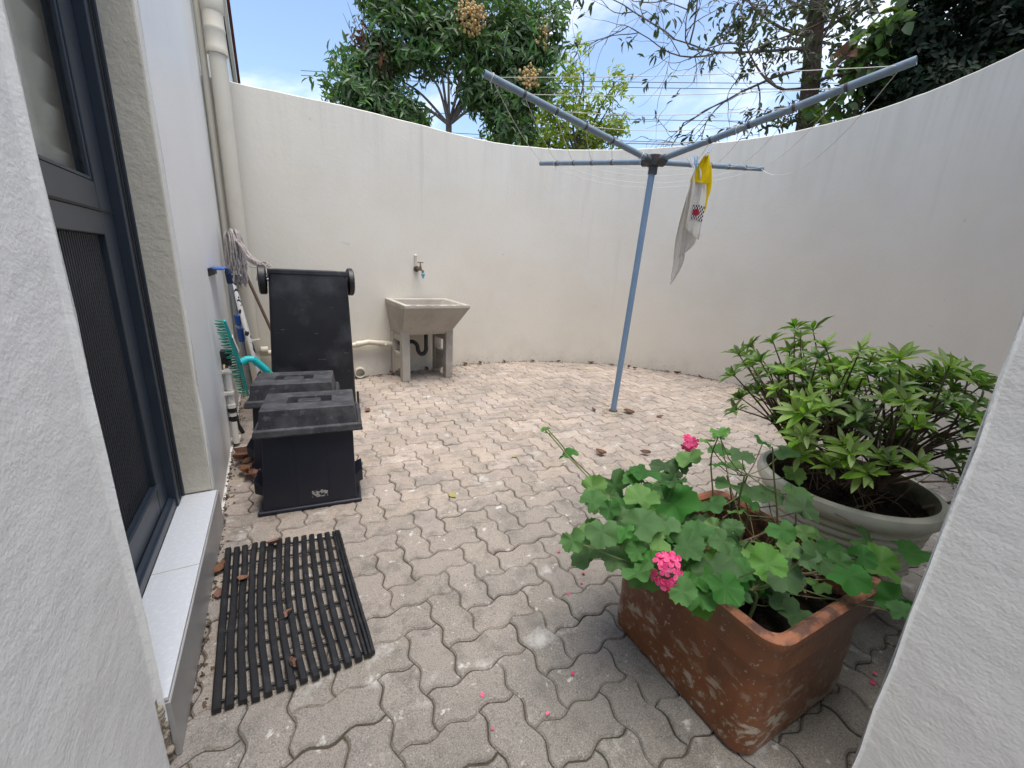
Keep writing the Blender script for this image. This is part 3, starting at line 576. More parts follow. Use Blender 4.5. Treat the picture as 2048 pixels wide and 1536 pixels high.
# basin: outer sides, rim, inner well
def ring(u0, u1, v0, v1, z): return [S(u0, v0, z), S(u1, v0, z), S(u1, v1, z), S(u0, v1, z)]
rings = [ring(.055, .60, .24, .62, .475), ring(.0, .725, .02, .62, .755), ring(.0, .725, .0, .62, .762), ring(.0, .725, 0, .62, .795),
         ring(.045, .68, .045, .575, .797), ring(.055, .67, .055, .565, .787), ring(.13, .55, .25, .55, .54)]
vs = [p for r_ in rings for p in r_]; fs = [(3, 2, 1, 0)]
for k in range(len(rings)-1):
    for e in range(4): fs.append((k*4+e, k*4+(e+1) % 4, (k+1)*4+(e+1) % 4, (k+1)*4+e))
fs.append(tuple(len(vs)-4+k for k in range(4)))
mb = MB(); mb.add(vs, fs); mb.build('basin', 'concrete', sk, bevel=.007, seg=3)
def leg_panel(u, m):
    """ladder shaped concrete side: front post, back post and three rails"""
    mb = MB(); w = .085
    fr_ = lambda a, b_, c: S(a, b_, c)
    mb.box(u, u+w, .215, .30, 0, .52, fr_); mb.box(u, u+w, .53, .60, 0, .473, fr_)
    for z0, z1 in ((.40, .473), (.22, .275)): mb.box(u+.012, u+w-.012, .296, .534, z0, z1, fr_)
    mb.hexa([S(u+.012, .296, .14), S(u+w-.012, .296, .14), S(u+w-.012, .534, .03), S(u+.012, .534, .03)], [S(u+.012, .296, .22), S(u+w-.012, .296, .22), S(u+w-.012, .534, .22), S(u+.012, .534, .22)])
    return mb
leg_panel(.045, None).build('leg', 'concrete', sk, bevel=.006)
leg_panel(.545, None).build('leg', 'concrete_leg', sk, bevel=.006)
tr = MB(); tr.tube([S(*p) for p in ((.36, .34, .48), (.36, .34, .33))], .020, 14)
tr.tube(catmull([S(.36, .34, .34), S(.36, .345, .29), S(.335, .35, .255), S(.30, .355, .255), S(.275, .36, .29), S(.265, .365, .345), S(.235, .38, .378), S(.19, .41, .38), S(.12, .52, .345)], 5), .021, 14)
tr.build('trap', 'black', sk, smooth=50)
# chipped rim flecks
mb = MB(); random.seed(14)
for k in range(60):
    u = random.uniform(.01, .715); v = random.choice((random.uniform(.002, .04), .01)); p = S(u, v, .797); mb.sphere(p, random.uniform(.004, .009), 5, 4, (1.6, 1, .35))
mb.build('chipped_rim', 'concrete_leg', sk, smooth=60)

tp = thing('tap', 'small tarnished brass tap with a pale blue nozzle above the trough', 'tap', (1.35, 4.52, 1.10))
TY = 4.535
MB().tube([(1.325, TY-.008, 1.12), (1.327, TY-.010, 1.25)], .013, 12).sphere((1.327, TY-.010, 1.25), .016, 10, 8).build('supply_pipe', 'pvc', tp, smooth=50)
MB().tube([(1.332, TY+.01, 1.118), (1.332, TY-.022, 1.118)], .030, 16).build('wall_plate', 'brass', tp, smooth=40)
MB().tube([(1.332, TY-.02, 1.118), (1.350, TY-.09, 1.115)], .014, 12).tube([(1.350, TY-.09, 1.105), (1.352, TY-.09, 1.15)], [.017, .012], 12).tube(catmull([(1.350, TY-.085, 1.115), (1.362, TY-.125, 1.11), (1.366, TY-.135, 1.08)], 5), .012, 12).build('spout', 'brass', tp, smooth=50)
MB().tube([(1.352, TY-.09, 1.15), (1.352, TY-.09, 1.182)], .006, 8).tube([(1.322, TY-.09, 1.186), (1.384, TY-.09, 1.186)], .0055, 8).build('handle', 'brass', tp, smooth=50)
MB().lathe([(.004, 0), (.013, 0), (.019, .012), (.019, .03), (.012, .036)], (1.366, TY-.137, 1.045), 14).tube([(1.366, TY-.137, 1.05), (1.366, TY-.137, 1.025)], .009, 10).build('nozzle', 'blue_plastic', tp, smooth=40)

# ------------------------------------------------------------------ upturned wheelie bin
wb = thing('wheelie_bin', 'large black wheelie bin standing upside down, wheels in the air', 'bin', (.19, 3.6, 0))
def tier(x0, x1, y0, y1, z): return [(x0, y0, z), (x1, y0, z), (x1, y1, z), (x0, y1, z)]
def loft(tiers):
    mb = MB(); vs = [p for t_ in tiers for p in t_]; fs = [(3, 2, 1, 0)]
    for k in range(len(tiers)-1):
        for e in range(4): fs.append((k*4+e, k*4+(e+1) % 4, (k+1)*4+(e+1) % 4, (k+1)*4+e))
    fs.append(tuple(len(vs)-4+k for k in range(4))); mb.add(vs, fs); return mb
loft([tier(-.098, .478, 3.262, 3.95, .06), tier(-.095, .475, 3.265, 3.94, .10), tier(-.066, .472, 3.283, 3.88, .55), tier(-.036, .462, 3.30, 3.80, 1.06), tier(-.030, .455, 3.305, 3.79, 1.085)]).build('body', 'bin', wb, bevel=.022, seg=4)
loft([tier(-.120, .50, 3.245, 3.97, .0), tier(-.120, .50, 3.245, 3.97, .065)]).build('rim', 'bin', wb, bevel=.010)
MB().box(-.040, .466, 3.292, 3.315, 1.060, 1.094).build('base_lip', 'bin', wb, bevel=.007)
for s, x in ((-1, -.042), (1, .468)):
    wh = MB(); x0, x1 = (x-.058, x-.008) if s < 0 else (x+.006, x+.050)
    wh.tube([(x0, 3.42, 1.015), (x0+.008, 3.42, 1.015), (x1-.008, 3.42, 1.015), (x1, 3.42, 1.015)], [.088, .1, .1, .088], 32)
    w_ = wh.build('wheel', 'rubber', wb, smooth=30)
    MB().tube([(x0-.003, 3.42, 1.015), (x1+.003, 3.42, 1.015)], .045, 20).build('wheel_hub', 'bin', w_, smooth=30)
MB().tube([(-.05, 3.42, 1.015), (.48, 3.42, 1.015)], .011, 12).build('axle', 'alu', wb, smooth=40)
MB().box(.478, .494, 3.25, 3.262, .0, .2).build('edge_flange', 'bin', wb, bevel=.003)

# ------------------------------------------------------------------ the two lidded boxes
def lidded_box(x, y, a, label, sticker):
    t = thing('lidded_box', label, 'storage box', (x, y, 0), 'black lidded boxes by the wall')
    B = placed(x, y, a)      # local: u across (front edge u -.225..+.225), v back from the front 0...32
    Tr = lambda u0, u1, v0, v1, z: [B(u0, v0, z), B(u1, v0, z), B(u1, v1, z), B(u0, v1, z)]
    loft([Tr(-.206, .206, .012, .303, .012), Tr(-.180, .206, .022, .293, .40), Tr(-.179, .205, .023, .292, .405)]).build('body', 'boxbody', t, bevel=.012, seg=3)
    loft([Tr(-.228, .228, 0, .315, .0), Tr(-.230, .230, -.002, .317, .014), Tr(-.224, .224, .004, .311, .020)]).build('base_flange', 'boxbody', t, bevel=.006)
    Tb = Tr; Tr = lambda u0, u1, v0, v1, z: Tb(u0+.019, u1+.019, v0, v1, z)
    lid = loft([Tr(-.228, .228, -.012, .325, .392), Tr(-.231, .231, -.015, .328, .400), Tr(-.226, .226, -.010, .323, .426), Tr(-.212, .212, .004, .309, .432),
                Tr(-.211, .211, .006, .307, .424), Tr(-.207, .207, .009, .306, .438), Tr(-.199, .199, .021, .294, .512)])
    vs, fs = lid.v, lid.f
    fs.pop()                     # open the top and sink the handle well into it
    base = len(vs)-4
    i1 = Tr(-.098, .098, .112, .214, .514); i2 = Tr(-.090, .090, .120, .206, .478)
    vs += i1+i2
    for e in range(4):
        fs.append((base+e, base+(e+1) % 4, base+4+(e+1) % 4, base+4+e)); fs.append((base+4+e, base+4+(e+1) % 4, base+8+(e+1) % 4, base+8+e))
    fs.append((base+8, base+9, base+10, base+11))
    lo_ = lid.build('lid', 'lid', t, bevel=.007, seg=3)
    loft([Tr(-.052, .052, .114, .166, .492), Tr(-.050, .050, .116, .164, .5175)]).build('grip', 'lid', lo_, bevel=.006, seg=3)
    Tr = Tb
    for s in (-1, 1):
        q = lambda u, v, z: B(s*u, v, z)
        mb = MB(); pts_lo = [q(.200, .05, .075), q(.242, .07, .085), q(.242, .20, .085), q(.200, .22, .075)]; pts_hi = [q(.200, .05, .120), q(.242, .07, .150), q(.242, .20, .150), q(.200, .22, .120)]
        if s < 0: pts_lo, pts_hi = pts_lo[::-1], pts_hi[::-1]
        mb.hexa(pts_lo, pts_hi); mb.build('side_handle', 'boxbody', t, bevel=.004)
    for u in (-.055, .085): MB().hexa([B(u-.002, .0102, .02), B(u+.002, .0102, .02), B(u+.002, .02, .02), B(u-.002, .02, .02)], [B(u-.002, .0202, .39), B(u+.002, .0202, .39), B(u+.002, .03, .39), B(u-.002, .03, .39)]).build('seam_rib', 'boxbody', t)
    if sticker:
        MB().hexa([B(.005, .0120, .055), B(.075, .0120, .055), B(.075, .018, .055), B(.005, .018, .055)], [B(.005, .0130, .092), B(.075, .0130, .092), B(.075, .02, .092), B(.005, .02, .092)]).build('sticker', 'sticker', t)
    return t
lidded_box(.061, 2.006, R(-6.7), 'black lidded plastic box in front with a worn sticker', True)
lidded_box(.010, 2.46, R(-8), 'black lidded plastic box half hidden between front box and upturned bin', False)

# ------------------------------------------------------------------ mops and brooms
def wobble(a, b, n, amp):
    a, b = Vector(a), Vector(b); return [a.lerp(b, k/n)+Vector((random.gauss(0, amp), random.gauss(0, amp), random.gauss(0, amp))) for k in range(n+1)]
random.seed(31)
mp_ = thing('string_mop', 'string mop with grey cotton head up and brown wooden handle in the corner', 'mop', (.10, 4.10, 0))
MB().tube([(.105, 4.10, 0), (-.285, 4.08, 1.30)], .0125, 10).build('handle', 'wood', mp_, smooth=50)
mb = MB(); top = Vector((-.275, 4.07, 1.31))
for k in range(95):
    a = random.uniform(0, 6.28); r = random.uniform(.01, .055); Ln = random.uniform(.26, .40)
    p0 = top+Vector((random.gauss(0, .012), random.gauss(0, .014), random.uniform(-.015, .03)))
    dx, dy = math.cos(a)*r+.028, math.sin(a)*r*1.2-.03
    pts_ = [p0, p0+Vector((dx*.55, dy*.55, .018)), p0+Vector((dx*.95, dy*.95, -.03)), p0+Vector((dx*1.05, dy*1.05, -.12))]
    for j in range(1, 4): pts_.append(p0+Vector((dx*1.05+random.gauss(0, .006), dy*1.05+random.gauss(0, .006), -.12-(Ln-.12)*j/3)))
    for q in pts_: q.x = max(q.x, -.345)
    mb.tube(catmull(pts_, 2), random.uniform(.0035, .006), 5)
for k in range(16):
    p0 = top+Vector((.03+random.gauss(0, .01), -.03+random.gauss(0, .01), -.01)); e = Vector((-.09+random.uniform(-.02, .075), 3.60+random.uniform(-.1, .06), 1.115+random.uniform(-.04, .01)))
    m_ = p0.lerp(e, .5)+Vector((0, 0, -.055+random.gauss(0, .02))); pts_ = [p0, p0.lerp(m_, .45)+Vector((0, 0, .012)), m_, e]
    if random.random() < .35: pts_.append(e+Vector((-.02, -.02, -.12)))
    mb.tube(catmull(pts_, 4), random.uniform(.003, .0048), 5)
mb.build('mop_head', 'mop', mp_, smooth=60)

sq = thing('floor_squeegee', 'aluminium pole squeegee with blue grips leaning on the house wall', 'squeegee', (-.22, 3.86, 0))
a0, a1 = Vector((-.262, 3.34, 1.05)), Vector((-.238, 3.90, .0))
P_ = lambda t: a0.lerp(a1, t)
MB().tube([P_(0), P_(.36)], .0125, 12).build('upper_tube', 'alu', sq, smooth=50)
MB().tube([P_(.34), P_(1)], .0165, 12).build('lower_tube', 'alu', sq, smooth=50)
MB().tube([P_(.27), P_(.335)], .019, 12).build('grip', 'grip', sq, smooth=40)
MB().tube([P_(.362), P_(.46)], .021, 12).build('grip', 'grip', sq, smooth=40)
MB().tube([P_(-.01), P_(.055)], .018, 12).build('socket', 'grip_dark', sq, smooth=40)
hd = MB(); hd.box(-.318, -.262, 3.05, 3.36, 1.080, 1.094); hd.build('head', 'grip', sq, bevel=.008)
MB().box(-.343, -.325, 3.0, 3.38, 1.045, 1.09).build('blade', 'rubber', sq, bevel=.004)
MB().box(-.275, -.25, 3.30, 3.38, 1.045, 1.085).build('neck', 'grip_dark', sq, bevel=.006)

cs_ = MB().tube([(-.300, 4.02, 1.02), (-.135, 3.62, .06), (-.128, 3.60, .0)], .0185, 14)
st_ = thing('patterned_broom_stick', 'white broom stick with black cow spots leaning behind the squeegee pole', 'broom', (-.13, 3.6, 0))
cs_.build('stick', 'cow', st_, smooth=50)
MB().tube([(-.3005, 4.022, 1.02), (-.304, 4.03, 1.045)], [.0185, .012], 12).build('end_cap', 'rubber', st_, smooth=40)

br = thing('turquoise_broom', 'turquoise broom with dark green bristles, head up against the house wall', 'broom', (-.25, 3.2, 0))
h0, h1 = Vector((-.262, 2.78, .82)), Vector((-.236, 3.36, .21)); hm = h0.lerp(h1, .5)
hv = (h1-h0).normalized()
nx = Vector((1, 0, 0)); nx = (nx-hv*nx.dot(hv)).normalized(); ny = hv.cross(nx)
def hp(t, a, b_): return h0.lerp(h1, t)+nx*a+ny*b_
mb = MB(); mb.hexa([hp(0, -.008, -.010), hp(0, .006, -.006), hp(0, .006, .006), hp(0, -.008, .010)], [hp(.5, -.008, -.015), hp(.5, .018, -.010), hp(.5, .018, .010), hp(.5, -.008, .015)])
mb.hexa([hp(.5, -.008, -.015), hp(.5, .018, -.010), hp(.5, .018, .010), hp(.5, -.008, .015)], [hp(1, -.008, -.010), hp(1, .006, -.006), hp(1, .006, .006), hp(1, -.008, .010)])
mb.build('head', 'teal', br, bevel=.005, seg=2)
mb = MB(); random.seed(9)
for k in range(30):
    t = .015+.97*k/29
    for b_ in (-.007, .007):
        p = hp(t, -.010, b_); q = hp(t+random.gauss(0, .006), -.045-random.uniform(0, .012), b_*1.35+random.gauss(0, .004)); q.x = max(q.x, -.345)
        mb.tube([p, p.lerp(q, .5)+hv*.004, q], [.0040, .0045, .0022], 4)
mb.build('bristles', 'bristle', br)
MB().hexa([hp(.17, .012, -.012), hp(.17, .0145, -.012), hp(.17, .0145, .012), hp(.17, .012, .012)], [hp(.36, .020, -.012), hp(.36, .0235, -.012), hp(.36, .0235, .012), hp(.36, .020, .012)]).build('white_label', 'white_paint', br)
j0 = hp(.5, .018, 0); j1 = Vector((-.165, 3.08, .53)); j2 = Vector((-.03, 3.13, .36))
MB().tube([j0, j0.lerp(j1, .5)+Vector((0, 0, .012)), j1], [.026, .022, .022], 12).tube([j1, j1.lerp(j2, .5)], [.023, .021], 12).build('swivel_joint', 'teal', br, smooth=40)
MB().tube([j1.lerp(j2, .42), j2, j1.lerp(j2, 2.6)], [.0165, .0135, .013], 12).build('handle', 'green_tube', br, smooth=50)

# ------------------------------------------------------------------ rotary clothesline
ct = thing('rotary_clothesline', 'blue grey rotary clothesline with four arms standing in the yard', 'clothesline', (2.52, 2.587, 0))
PB, PT = Vector((2.52, 2.587, 0)), Vector((2.570, 2.536, 1.955))
MB().tube([PB, PT], .0245, 20).build('pole', 'steel_blue', ct, smooth=50)
random.seed(44); ff = [(PB.x+math.cos(k*2*math.pi/22)*.10*random.uniform(.75, 1.35), PB.y+math.sin(k*2*math.pi/22)*.085*random.uniform(.75, 1.3)) for k in range(22)]
MB().prism(ff, -.006, .0045).build('pole_footing', 'core', ct)
MB().lathe([(.040, .004), (.036, .016), (.026, .020)], (PB.x, PB.y, 0), 16).build('pole_sleeve', 'hub', ct, smooth=40)
HB = Vector((2.572, 2.534, 2.0))
hb = MB(); hb.tube([HB+Vector((0, 0, -.085)), HB+Vector((0, 0, -.02))], .033, 16).tube([HB+Vector((0, 0, -.028)), HB+Vector((0, 0, .03))], [.052, .066], 16).tube([HB+Vector((0, 0, .03)), HB+Vector((0, 0, .042))], .058, 16)
ARM = [Vector((-1.42, .0, .245)), Vector((.25, -1.385, .25)), Vector((1.41, .05, .165)), Vector((-.13, 1.40, .205))]
for v in ARM:
    d = Vector((v.x, v.y, 0)).normalized(); p = HB+d*.075; hb.tube([HB, HB+d*.10+Vector((0, 0, .012))], .031, 12)
hb.build('hub', 'hub', ct, smooth=40)
for q, v in enumerate(ARM):
    seg = 16; mb = MB(); p0 = HB+v*.055; p1 = HB+v; d = v.normalized(); u, w, _ = frame_of(d); vs = []
    for q_, rr in ((p0, .021), (p1, .021), (p1, .0165), (p1-d*.10, .0165)):
        for k in range(seg): an = 2*math.pi*k/seg; vs.append(q_+(u*math.cos(an)+w*math.sin(an))*rr)
    mb.add(vs, [(i*seg+k, i*seg+(k+1) % seg, (i+1)*seg+(k+1) % seg, (i+1)*seg+k) for i in range(3) for k in range(seg)])
    arm = mb.build('arm', 'arm', ct, smooth=40)
    for t in (.30, .47, .64, .81):
        c_ = HB+v*t; MB().tube([c_-d*.008, c_+d*.008], .0225, 14).build('eyelet', 'hub', arm, smooth=40)
FR = [.30, .47, .64, .81, .965]
SAG = {(0, 1): [.02, .03, .03, .02, .015], (1, 2): [.03, .05, .09, .13, .22], (2, 3): [.03, .05, .09, .15, .19], (3, 0): [.02, .03, .03, .03, .05]}
for (i, j), sg in SAG.items():
    for k, t in enumerate(FR):
        a = HB+ARM[i]*t+Vector((0, 0, .0)); b_ = HB+ARM[j]*(t if (i, j) != (1, 2) or k < 4 else .985)
        pts_ = [a.lerp(b_, s/10)+Vector((0, 0, -sg[k]*4*(s/10)*(1-s/10))) for s in range(11)]
        MB().tube(pts_, .0018, 6).build('line', 'cord', ct, smooth=60)
for q, t in ((0, .965), (0, .1), (3, .83), (1, .42)):
    c_ = HB+ARM[q]*t; d = ARM[q].normalized(); u, w, _ = frame_of(d); mb = MB()
    mb.tube([c_+(u*math.cos(an)+w*math.sin(an))*.024+d*.004*math.sin(an*2) for an in [k*math.pi/6 for k in range(13)]], .0026, 5)
    mb.tube([c_+w*-.024, c_+Vector((.004, -.004, -.06))], .002, 5); mb.build('knot', 'cord', ct, smooth=60)

# ------------------------------------------------------------------ cloths and pegs
LAT = Vector((.63, -.777, 0)); DEP = Vector((.777, .63, 0))
def cloth(rows, nf, amp, n=18, seed=1, slant=0.):
    """rows: (centre, half width, fold depth); closed thin sheet"""
    random.seed(seed); ph = random.random()*6; vs = []; fs = []; T_ = .0025
    for side in (1, -1):
        for r_, (c, hw, fd) in enumerate(rows):
            for k in range(n+1):
                s = k/n*2-1; f = fd*math.sin(s*nf+ph+r_*.35)+fd*.4*math.sin(s*nf*2.3+r_*.6)
                p = Vector(c)+LAT*(hw*s)+DEP*(f+side*T_)+Vector((0, 0, amp*math.sin(s*2.2+r_*.5)*(r_/len(rows))+slant*s*(r_/len(rows))**3)); vs.append(p)
    m_ = len(rows); A_ = m_*(n+1)
    for r_ in range(m_-1):
        for k in range(n):
            q = (r_*(n+1)+k, r_*(n+1)+k+1, (r_+1)*(n+1)+k+1, (r_+1)*(n+1)+k); fs.append(q); fs.append(tuple(A_+i for i in q[::-1]))
    for r_ in range(m_-1):
        for k in (0, n):
            a = r_*(n+1)+k; b_ = (r_+1)*(n+1)+k; fs.append((a, b_, A_+b_, A_+a))
    for r_ in (0, m_-1):
        for k in range(n): a = r_*(n+1)+k; fs.append((a, a+1, A_+a+1, A_+a))
    mb = MB(); mb.add(vs, fs); return mb
yc = Vector((2.815, 2.268, 2.0))
rows = []
for z, hw, sh in ((2.045, .008, .004), (2.02, .022, .0), (1.99, .034, -.004), (1.95, .048, -.010), (1.905, .061, -.014), (1.865, .070, -.016), (1.853, .070, -.016)):
    rows.append((Vector((yc.x, yc.y, z))+LAT*sh, hw, .012 if hw > .02 else .004))
yel = cloth(rows, 3.2, .010, 20, 3)
rows = []
for z, hw, sh in ((1.98, .014, .028), (1.92, .018, .040), (1.86, .020, .048), (1.80, .017, .050), (1.74, .014, .042), (1.69, .013, .044), (1.65, .006, .038)):
    rows.append((Vector((yc.x, yc.y, z))+LAT*sh+DEP*.030, hw, .005))
yel2 = cloth(rows, 2.5, .004, 8, 5); yel.add(yel2.v, yel2.f)
o = yel.build('yellow_cloth', 'yellow', None, (yc.x, yc.y, 1.65), smooth=70); tag(o, 'bright yellow cleaning cloth pegged on the inner clothesline', 'cloth')
tw = thing('hand_towel', 'off white towel with a red and black band hanging under the yellow cloth', 'towel', (2.79, 2.28, 1.12))
def sheet(spec, nf, dep, seed, fd, slant=0.):
    rows = [(Vector((yc.x, yc.y, z))+LAT*sh+DEP*dep, hw, fd if hw > .015 else fd*.4) for z, hw, sh in spec]
    return cloth(rows, nf, .006, 18, seed, slant)
t1 = sheet(((1.965, .016, -.046), (1.90, .040, -.036), (1.84, .050, -.018), (1.76, .054, -.010), (1.68, .054, -.010), (1.60, .054, -.012), (1.54, .054, -.014), (1.50, .055, -.016)), 5.0, .012, 7, .012, -.06)
t2 = sheet(((1.96, .010, -.050), (1.86, .028, -.056), (1.74, .040, -.052), (1.62, .050, -.044), (1.54, .056, -.034), (1.46, .056, -.030), (1.40, .050, -.036), (1.365, .044, -.042)), 4.2, .064, 8, .016, .075)
t3 = sheet(((1.95, .008, -.050), (1.80, .022, -.070), (1.62, .036, -.082), (1.48, .042, -.088), (1.37, .042, -.086), (1.30, .040, -.082), (1.24, .034, -.088), (1.18, .025, -.098), (1.135, .016, -.106)), 3.6, .110, 11, .014, .055)
p1_ = t1.build('front_fold', 'towel', tw, smooth=70); t2.build('middle_fold', 'towel', tw, smooth=70); t3.build('back_fold', 'towel', tw, smooth=70)
chk = bpy.data.materials.new('woven_check_band'); chk.use_nodes = True; n_ = chk.node_tree.nodes; l_ = chk.node_tree.links; b_ = n_['Principled BSDF']; b_.inputs['Roughness'].default_value = .9
uvm = n_.new('ShaderNodeUVMap'); ck = n_.new('ShaderNodeTexChecker'); mp2 = n_.new('ShaderNodeMapping'); mp2.inputs['Scale'].default_value = (12, 7, 1); l_.new(uvm.outputs[0], mp2.inputs[0]); l_.new(mp2.outputs[0], ck.inputs[0]); ck.inputs['Scale'].default_value = 1
ck.inputs[1].default_value = (.02, .012, .02, 1); ck.inputs[2].default_value = (.62, .58, .55, 1)
gr = n_.new('ShaderNodeTexGradient'); gr.gradient_type = 'SPHERICAL'; mp3 = n_.new('ShaderNodeMapping'); mp3.inputs['Location'].default_value = (-1.2, -1.15, 0); mp3.inputs['Scale'].default_value = (2.4, 2.3, 1); l_.new(uvm.outputs[0], mp3.inputs[0]); l_.new(mp3.outputs[0], gr.inputs[0])
mr_ = n_.new('ShaderNodeMapRange'); mr_.inputs[1].default_value = .40; mr_.inputs[2].default_value = .48; l_.new(gr.outputs[0], mr_.inputs[0])
mx_ = n_.new('ShaderNodeMix'); mx_.data_type = 'RGBA'; mx_.inputs['B'].default_value = (.42, .012, .04, 1); inv = n_.new('ShaderNodeMath'); inv.operation = 'MULTIPLY_ADD'; inv.inputs[1].default_value = -.45; inv.inputs[2].default_value = 1.; l_.new(ck.outputs['Fac'], inv.inputs[0])
mm_ = n_.new('ShaderNodeMath'); mm_.operation = 'MULTIPLY'; l_.new(inv.outputs[0], mm_.inputs[0]); l_.new(mr_.outputs[0], mm_.inputs[1]); l_.new(mm_.outputs[0], mx_.inputs['Factor']); l_.new(ck.outputs[0], mx_.inputs['A']); l_.new(mx_.outputs['Result'], b_.inputs['Base Color'])
# band: strip that follows the towel's front fold
random.seed(7); ph = random.random()*6; vs = []; nn_ = 18
spec1 = ((1.70, .054, -.010, 3.75), (1.645, .054, -.010, 4.4), (1.60, .054, -.012, 5))
uv = []
for z, hw, sh, r_ in spec1:
    for k in range(nn_+1):
        s = k/nn_*2-1; f = .012*math.sin(s*5.0+ph+r_*.35)+.0048*math.sin(s*5.0*2.3+r_*.6)
        vs.append(Vector((yc.x, yc.y, z))+LAT*(sh+hw*s)+DEP*(.012+f-.006)+Vector((0, 0, .006*math.sin(s*2.2+r_*.5)*(r_/8)+s*-.006)))
        uv.append((k/nn_, 1-(r_-3.75)/1.25))
mb = MB(); mb.add(vs, [(r_*(nn_+1)+k, r_*(nn_+1)+k+1, (r_+1)*(nn_+1)+k+1, (r_+1)*(nn_+1)+k) for r_ in range(2) for k in range(4, nn_)])
bo = mb.build('woven_band', chk, p1_, smooth=70); ul = bo.data.uv_layers.new(name='UVMap')
for lp in bo.data.loops: ul.data[lp.index].uv = uv[lp.vertex_index]
def peg(p, lean, m, label):
    t = thing('clothes_peg', label, 'clothes peg', p, 'pegs on the inner clothesline'); p = Vector(p); d = Vector(lean).normalized()
    for s in (-1, 1):
        o_ = LAT*(s*.0065); mb = MB(); a = p-d*.028+o_*.55; b_ = p+d*.045+o_*1.5
        mb.tube([a, p+o_*.8, b_], [.0042, .005, .004], 6, squash=1.4); mb.build('peg_half', m, t, smooth=50)
    MB().tube([p-LAT*.008, p+LAT*.008], .0055, 8).build('spring', 'alu', t, smooth=50)
peg((2.818, 2.262, 2.055), (.25, -.3, .9), 'peg_white', 'white clothes peg at the top of the yellow cloth')
peg((2.772, 2.312, 1.985), (-.12, .15, .95), 'peg_blue', 'pale blue clothes peg holding the towel beside the arm')
peg((2.752, 2.332, 1.98), (-.35, .4, .8), 'peg_white', 'white clothes peg leaning left of the blue peg')

# ------------------------------------------------------------------ rubber slat mat
mt = thing('rubber_slat_mat', 'black rubber slat mat lying on the pavers below the doorstep', 'mat', (-.04, 1.42, 0))
BL, TL, TR, BR = Vector((-.236, 1.072, 0)), Vector((-.262, 1.805, 0)), Vector((.150, 1.745, 0)), Vector((.165, 1.062, 0))
random.seed(17)
def mp_at(s, t): return (BL.lerp(BR, s)).lerp(TL.lerp(TR, s), t)+Vector((-.018*math.sin(s*3.1)*math.sin(t*3.1), .022*(s-.5)**2*4*(1-2*t)*.3, 0))
ss = [k/13.5 for k in range(13)]+[.948, .975, 1.0]
for s in ss:
    t0, t1 = -.012+random.uniform(-.008, .008), 1.005+random.uniform(-.008, .008); pts_ = []
    for k in range(9):
        p = mp_at(s, t0+(t1-t0)*k/8); p.x += random.gauss(0, .0009); p.z = .0165; pts_.append(p)
    mb = MB(); w = .0104 if s < .945 else .0056; vs = []
    for p in pts_: vs += [p+Vector((-w, 0, -.0085)), p+Vector((w, 0, -.0085)), p+Vector((w*1.0, 0, .004)), p+Vector((w*.55, 0, .0075)), p+Vector((-w*.55, 0, .0075)), p+Vector((-w, 0, .004))]
    fs = [(i*6+e, i*6+(e+1) % 6, (i+1)*6+(e+1) % 6, (i+1)*6+e) for i in range(8) for e in range(6)]+[(5, 4, 3, 2, 1, 0), tuple(48+e for e in range(6))]
    mb.add(vs, fs); mb.build('slat', 'rubber', mt)
for k in range(9):
    t = .03+.94*k/8; mb = MB(); mb.tube([mp_at(s, t)+Vector((0, 0, .0105)) for s in (.0, .25, .5, .75, 1.0)], .0042, 8); mb.build('cross_rod', 'rubber', mt, smooth=50)

# ------------------------------------------------------------------ terracotta planter and geranium
pl = thing('terracotta_planter', 'square weathered terracotta planter beside the right wall', 'planter', (1.16, .60, 0))
def rrect(x0, x1, y0, y1, r, z, k=6):
    pts_ = []
    for cx0, cy0, a0_ in ((x1-r, y0+r, -90), (x1-r, y1-r, 0), (x0+r, y1-r, 90), (x0+r, y0+r, 180)):
        for i in range(k+1): a = R(a0_+90*i/k); pts_.append((cx0+r*math.cos(a), cy0+r*math.sin(a), z))
    return pts_
PA_ = R(-1.5)
def pring(gx, r, z):             # half extent offset
    c = (1.165, .605); return [(c[0]+rot2((p[0]-c[0], p[1]-c[1]), PA_)[0], c[1]+rot2((p[0]-c[0], p[1]-c[1]), PA_)[1], p[2]) for p in rrect(.930-gx, 1.395+gx, .345-gx, .835+gx, r, z)]
def loftn(rings, cap0=True, cap1=True):
    n = len(rings[0]); mb = MB(); vs = [p for r_ in rings for p in r_]
    fs = [(i*n+k, i*n+(k+1) % n, (i+1)*n+(k+1) % n, (i+1)*n+k) for i in range(len(rings)-1) for k in range(n)]
    if cap0: fs.append(tuple(range(n-1, -1, -1)))
    if cap1: fs.append(tuple((len(rings)-1)*n+k for k in range(n)))
    mb.add(vs, fs); return mb
prs = [pring(-.012, .045, .0), pring(.002, .05, .012), pring(.006, .052, .06), pring(.004, .052, .13), pring(.006, .052, .17), pring(.004, .053, .23), pring(.008, .053, .285), pring(.010, .054, .292), pring(.019, .056, .298), pring(.021, .056, .33), pring(.024, .056, .37), pring(.030, .058, .386), pring(.0285, .056, .4)]
loftn(prs, True, False).build('pot_wall', 'terracotta', pl, smooth=35)
loftn([pring(.0285, .056, .3995), pring(.020, .050, .407), pring(.006, .042, .407), pring(-.004, .035, .398), pring(-.006, .034, .30)], False, False).build('pot_rim', 'terra_rim', pl, smooth=40)
loftn([pring(-.0065, .033, .302), pring(-.008, .033, .28)], False, False).build('pot_lining', 'terracotta', pl, smooth=40)
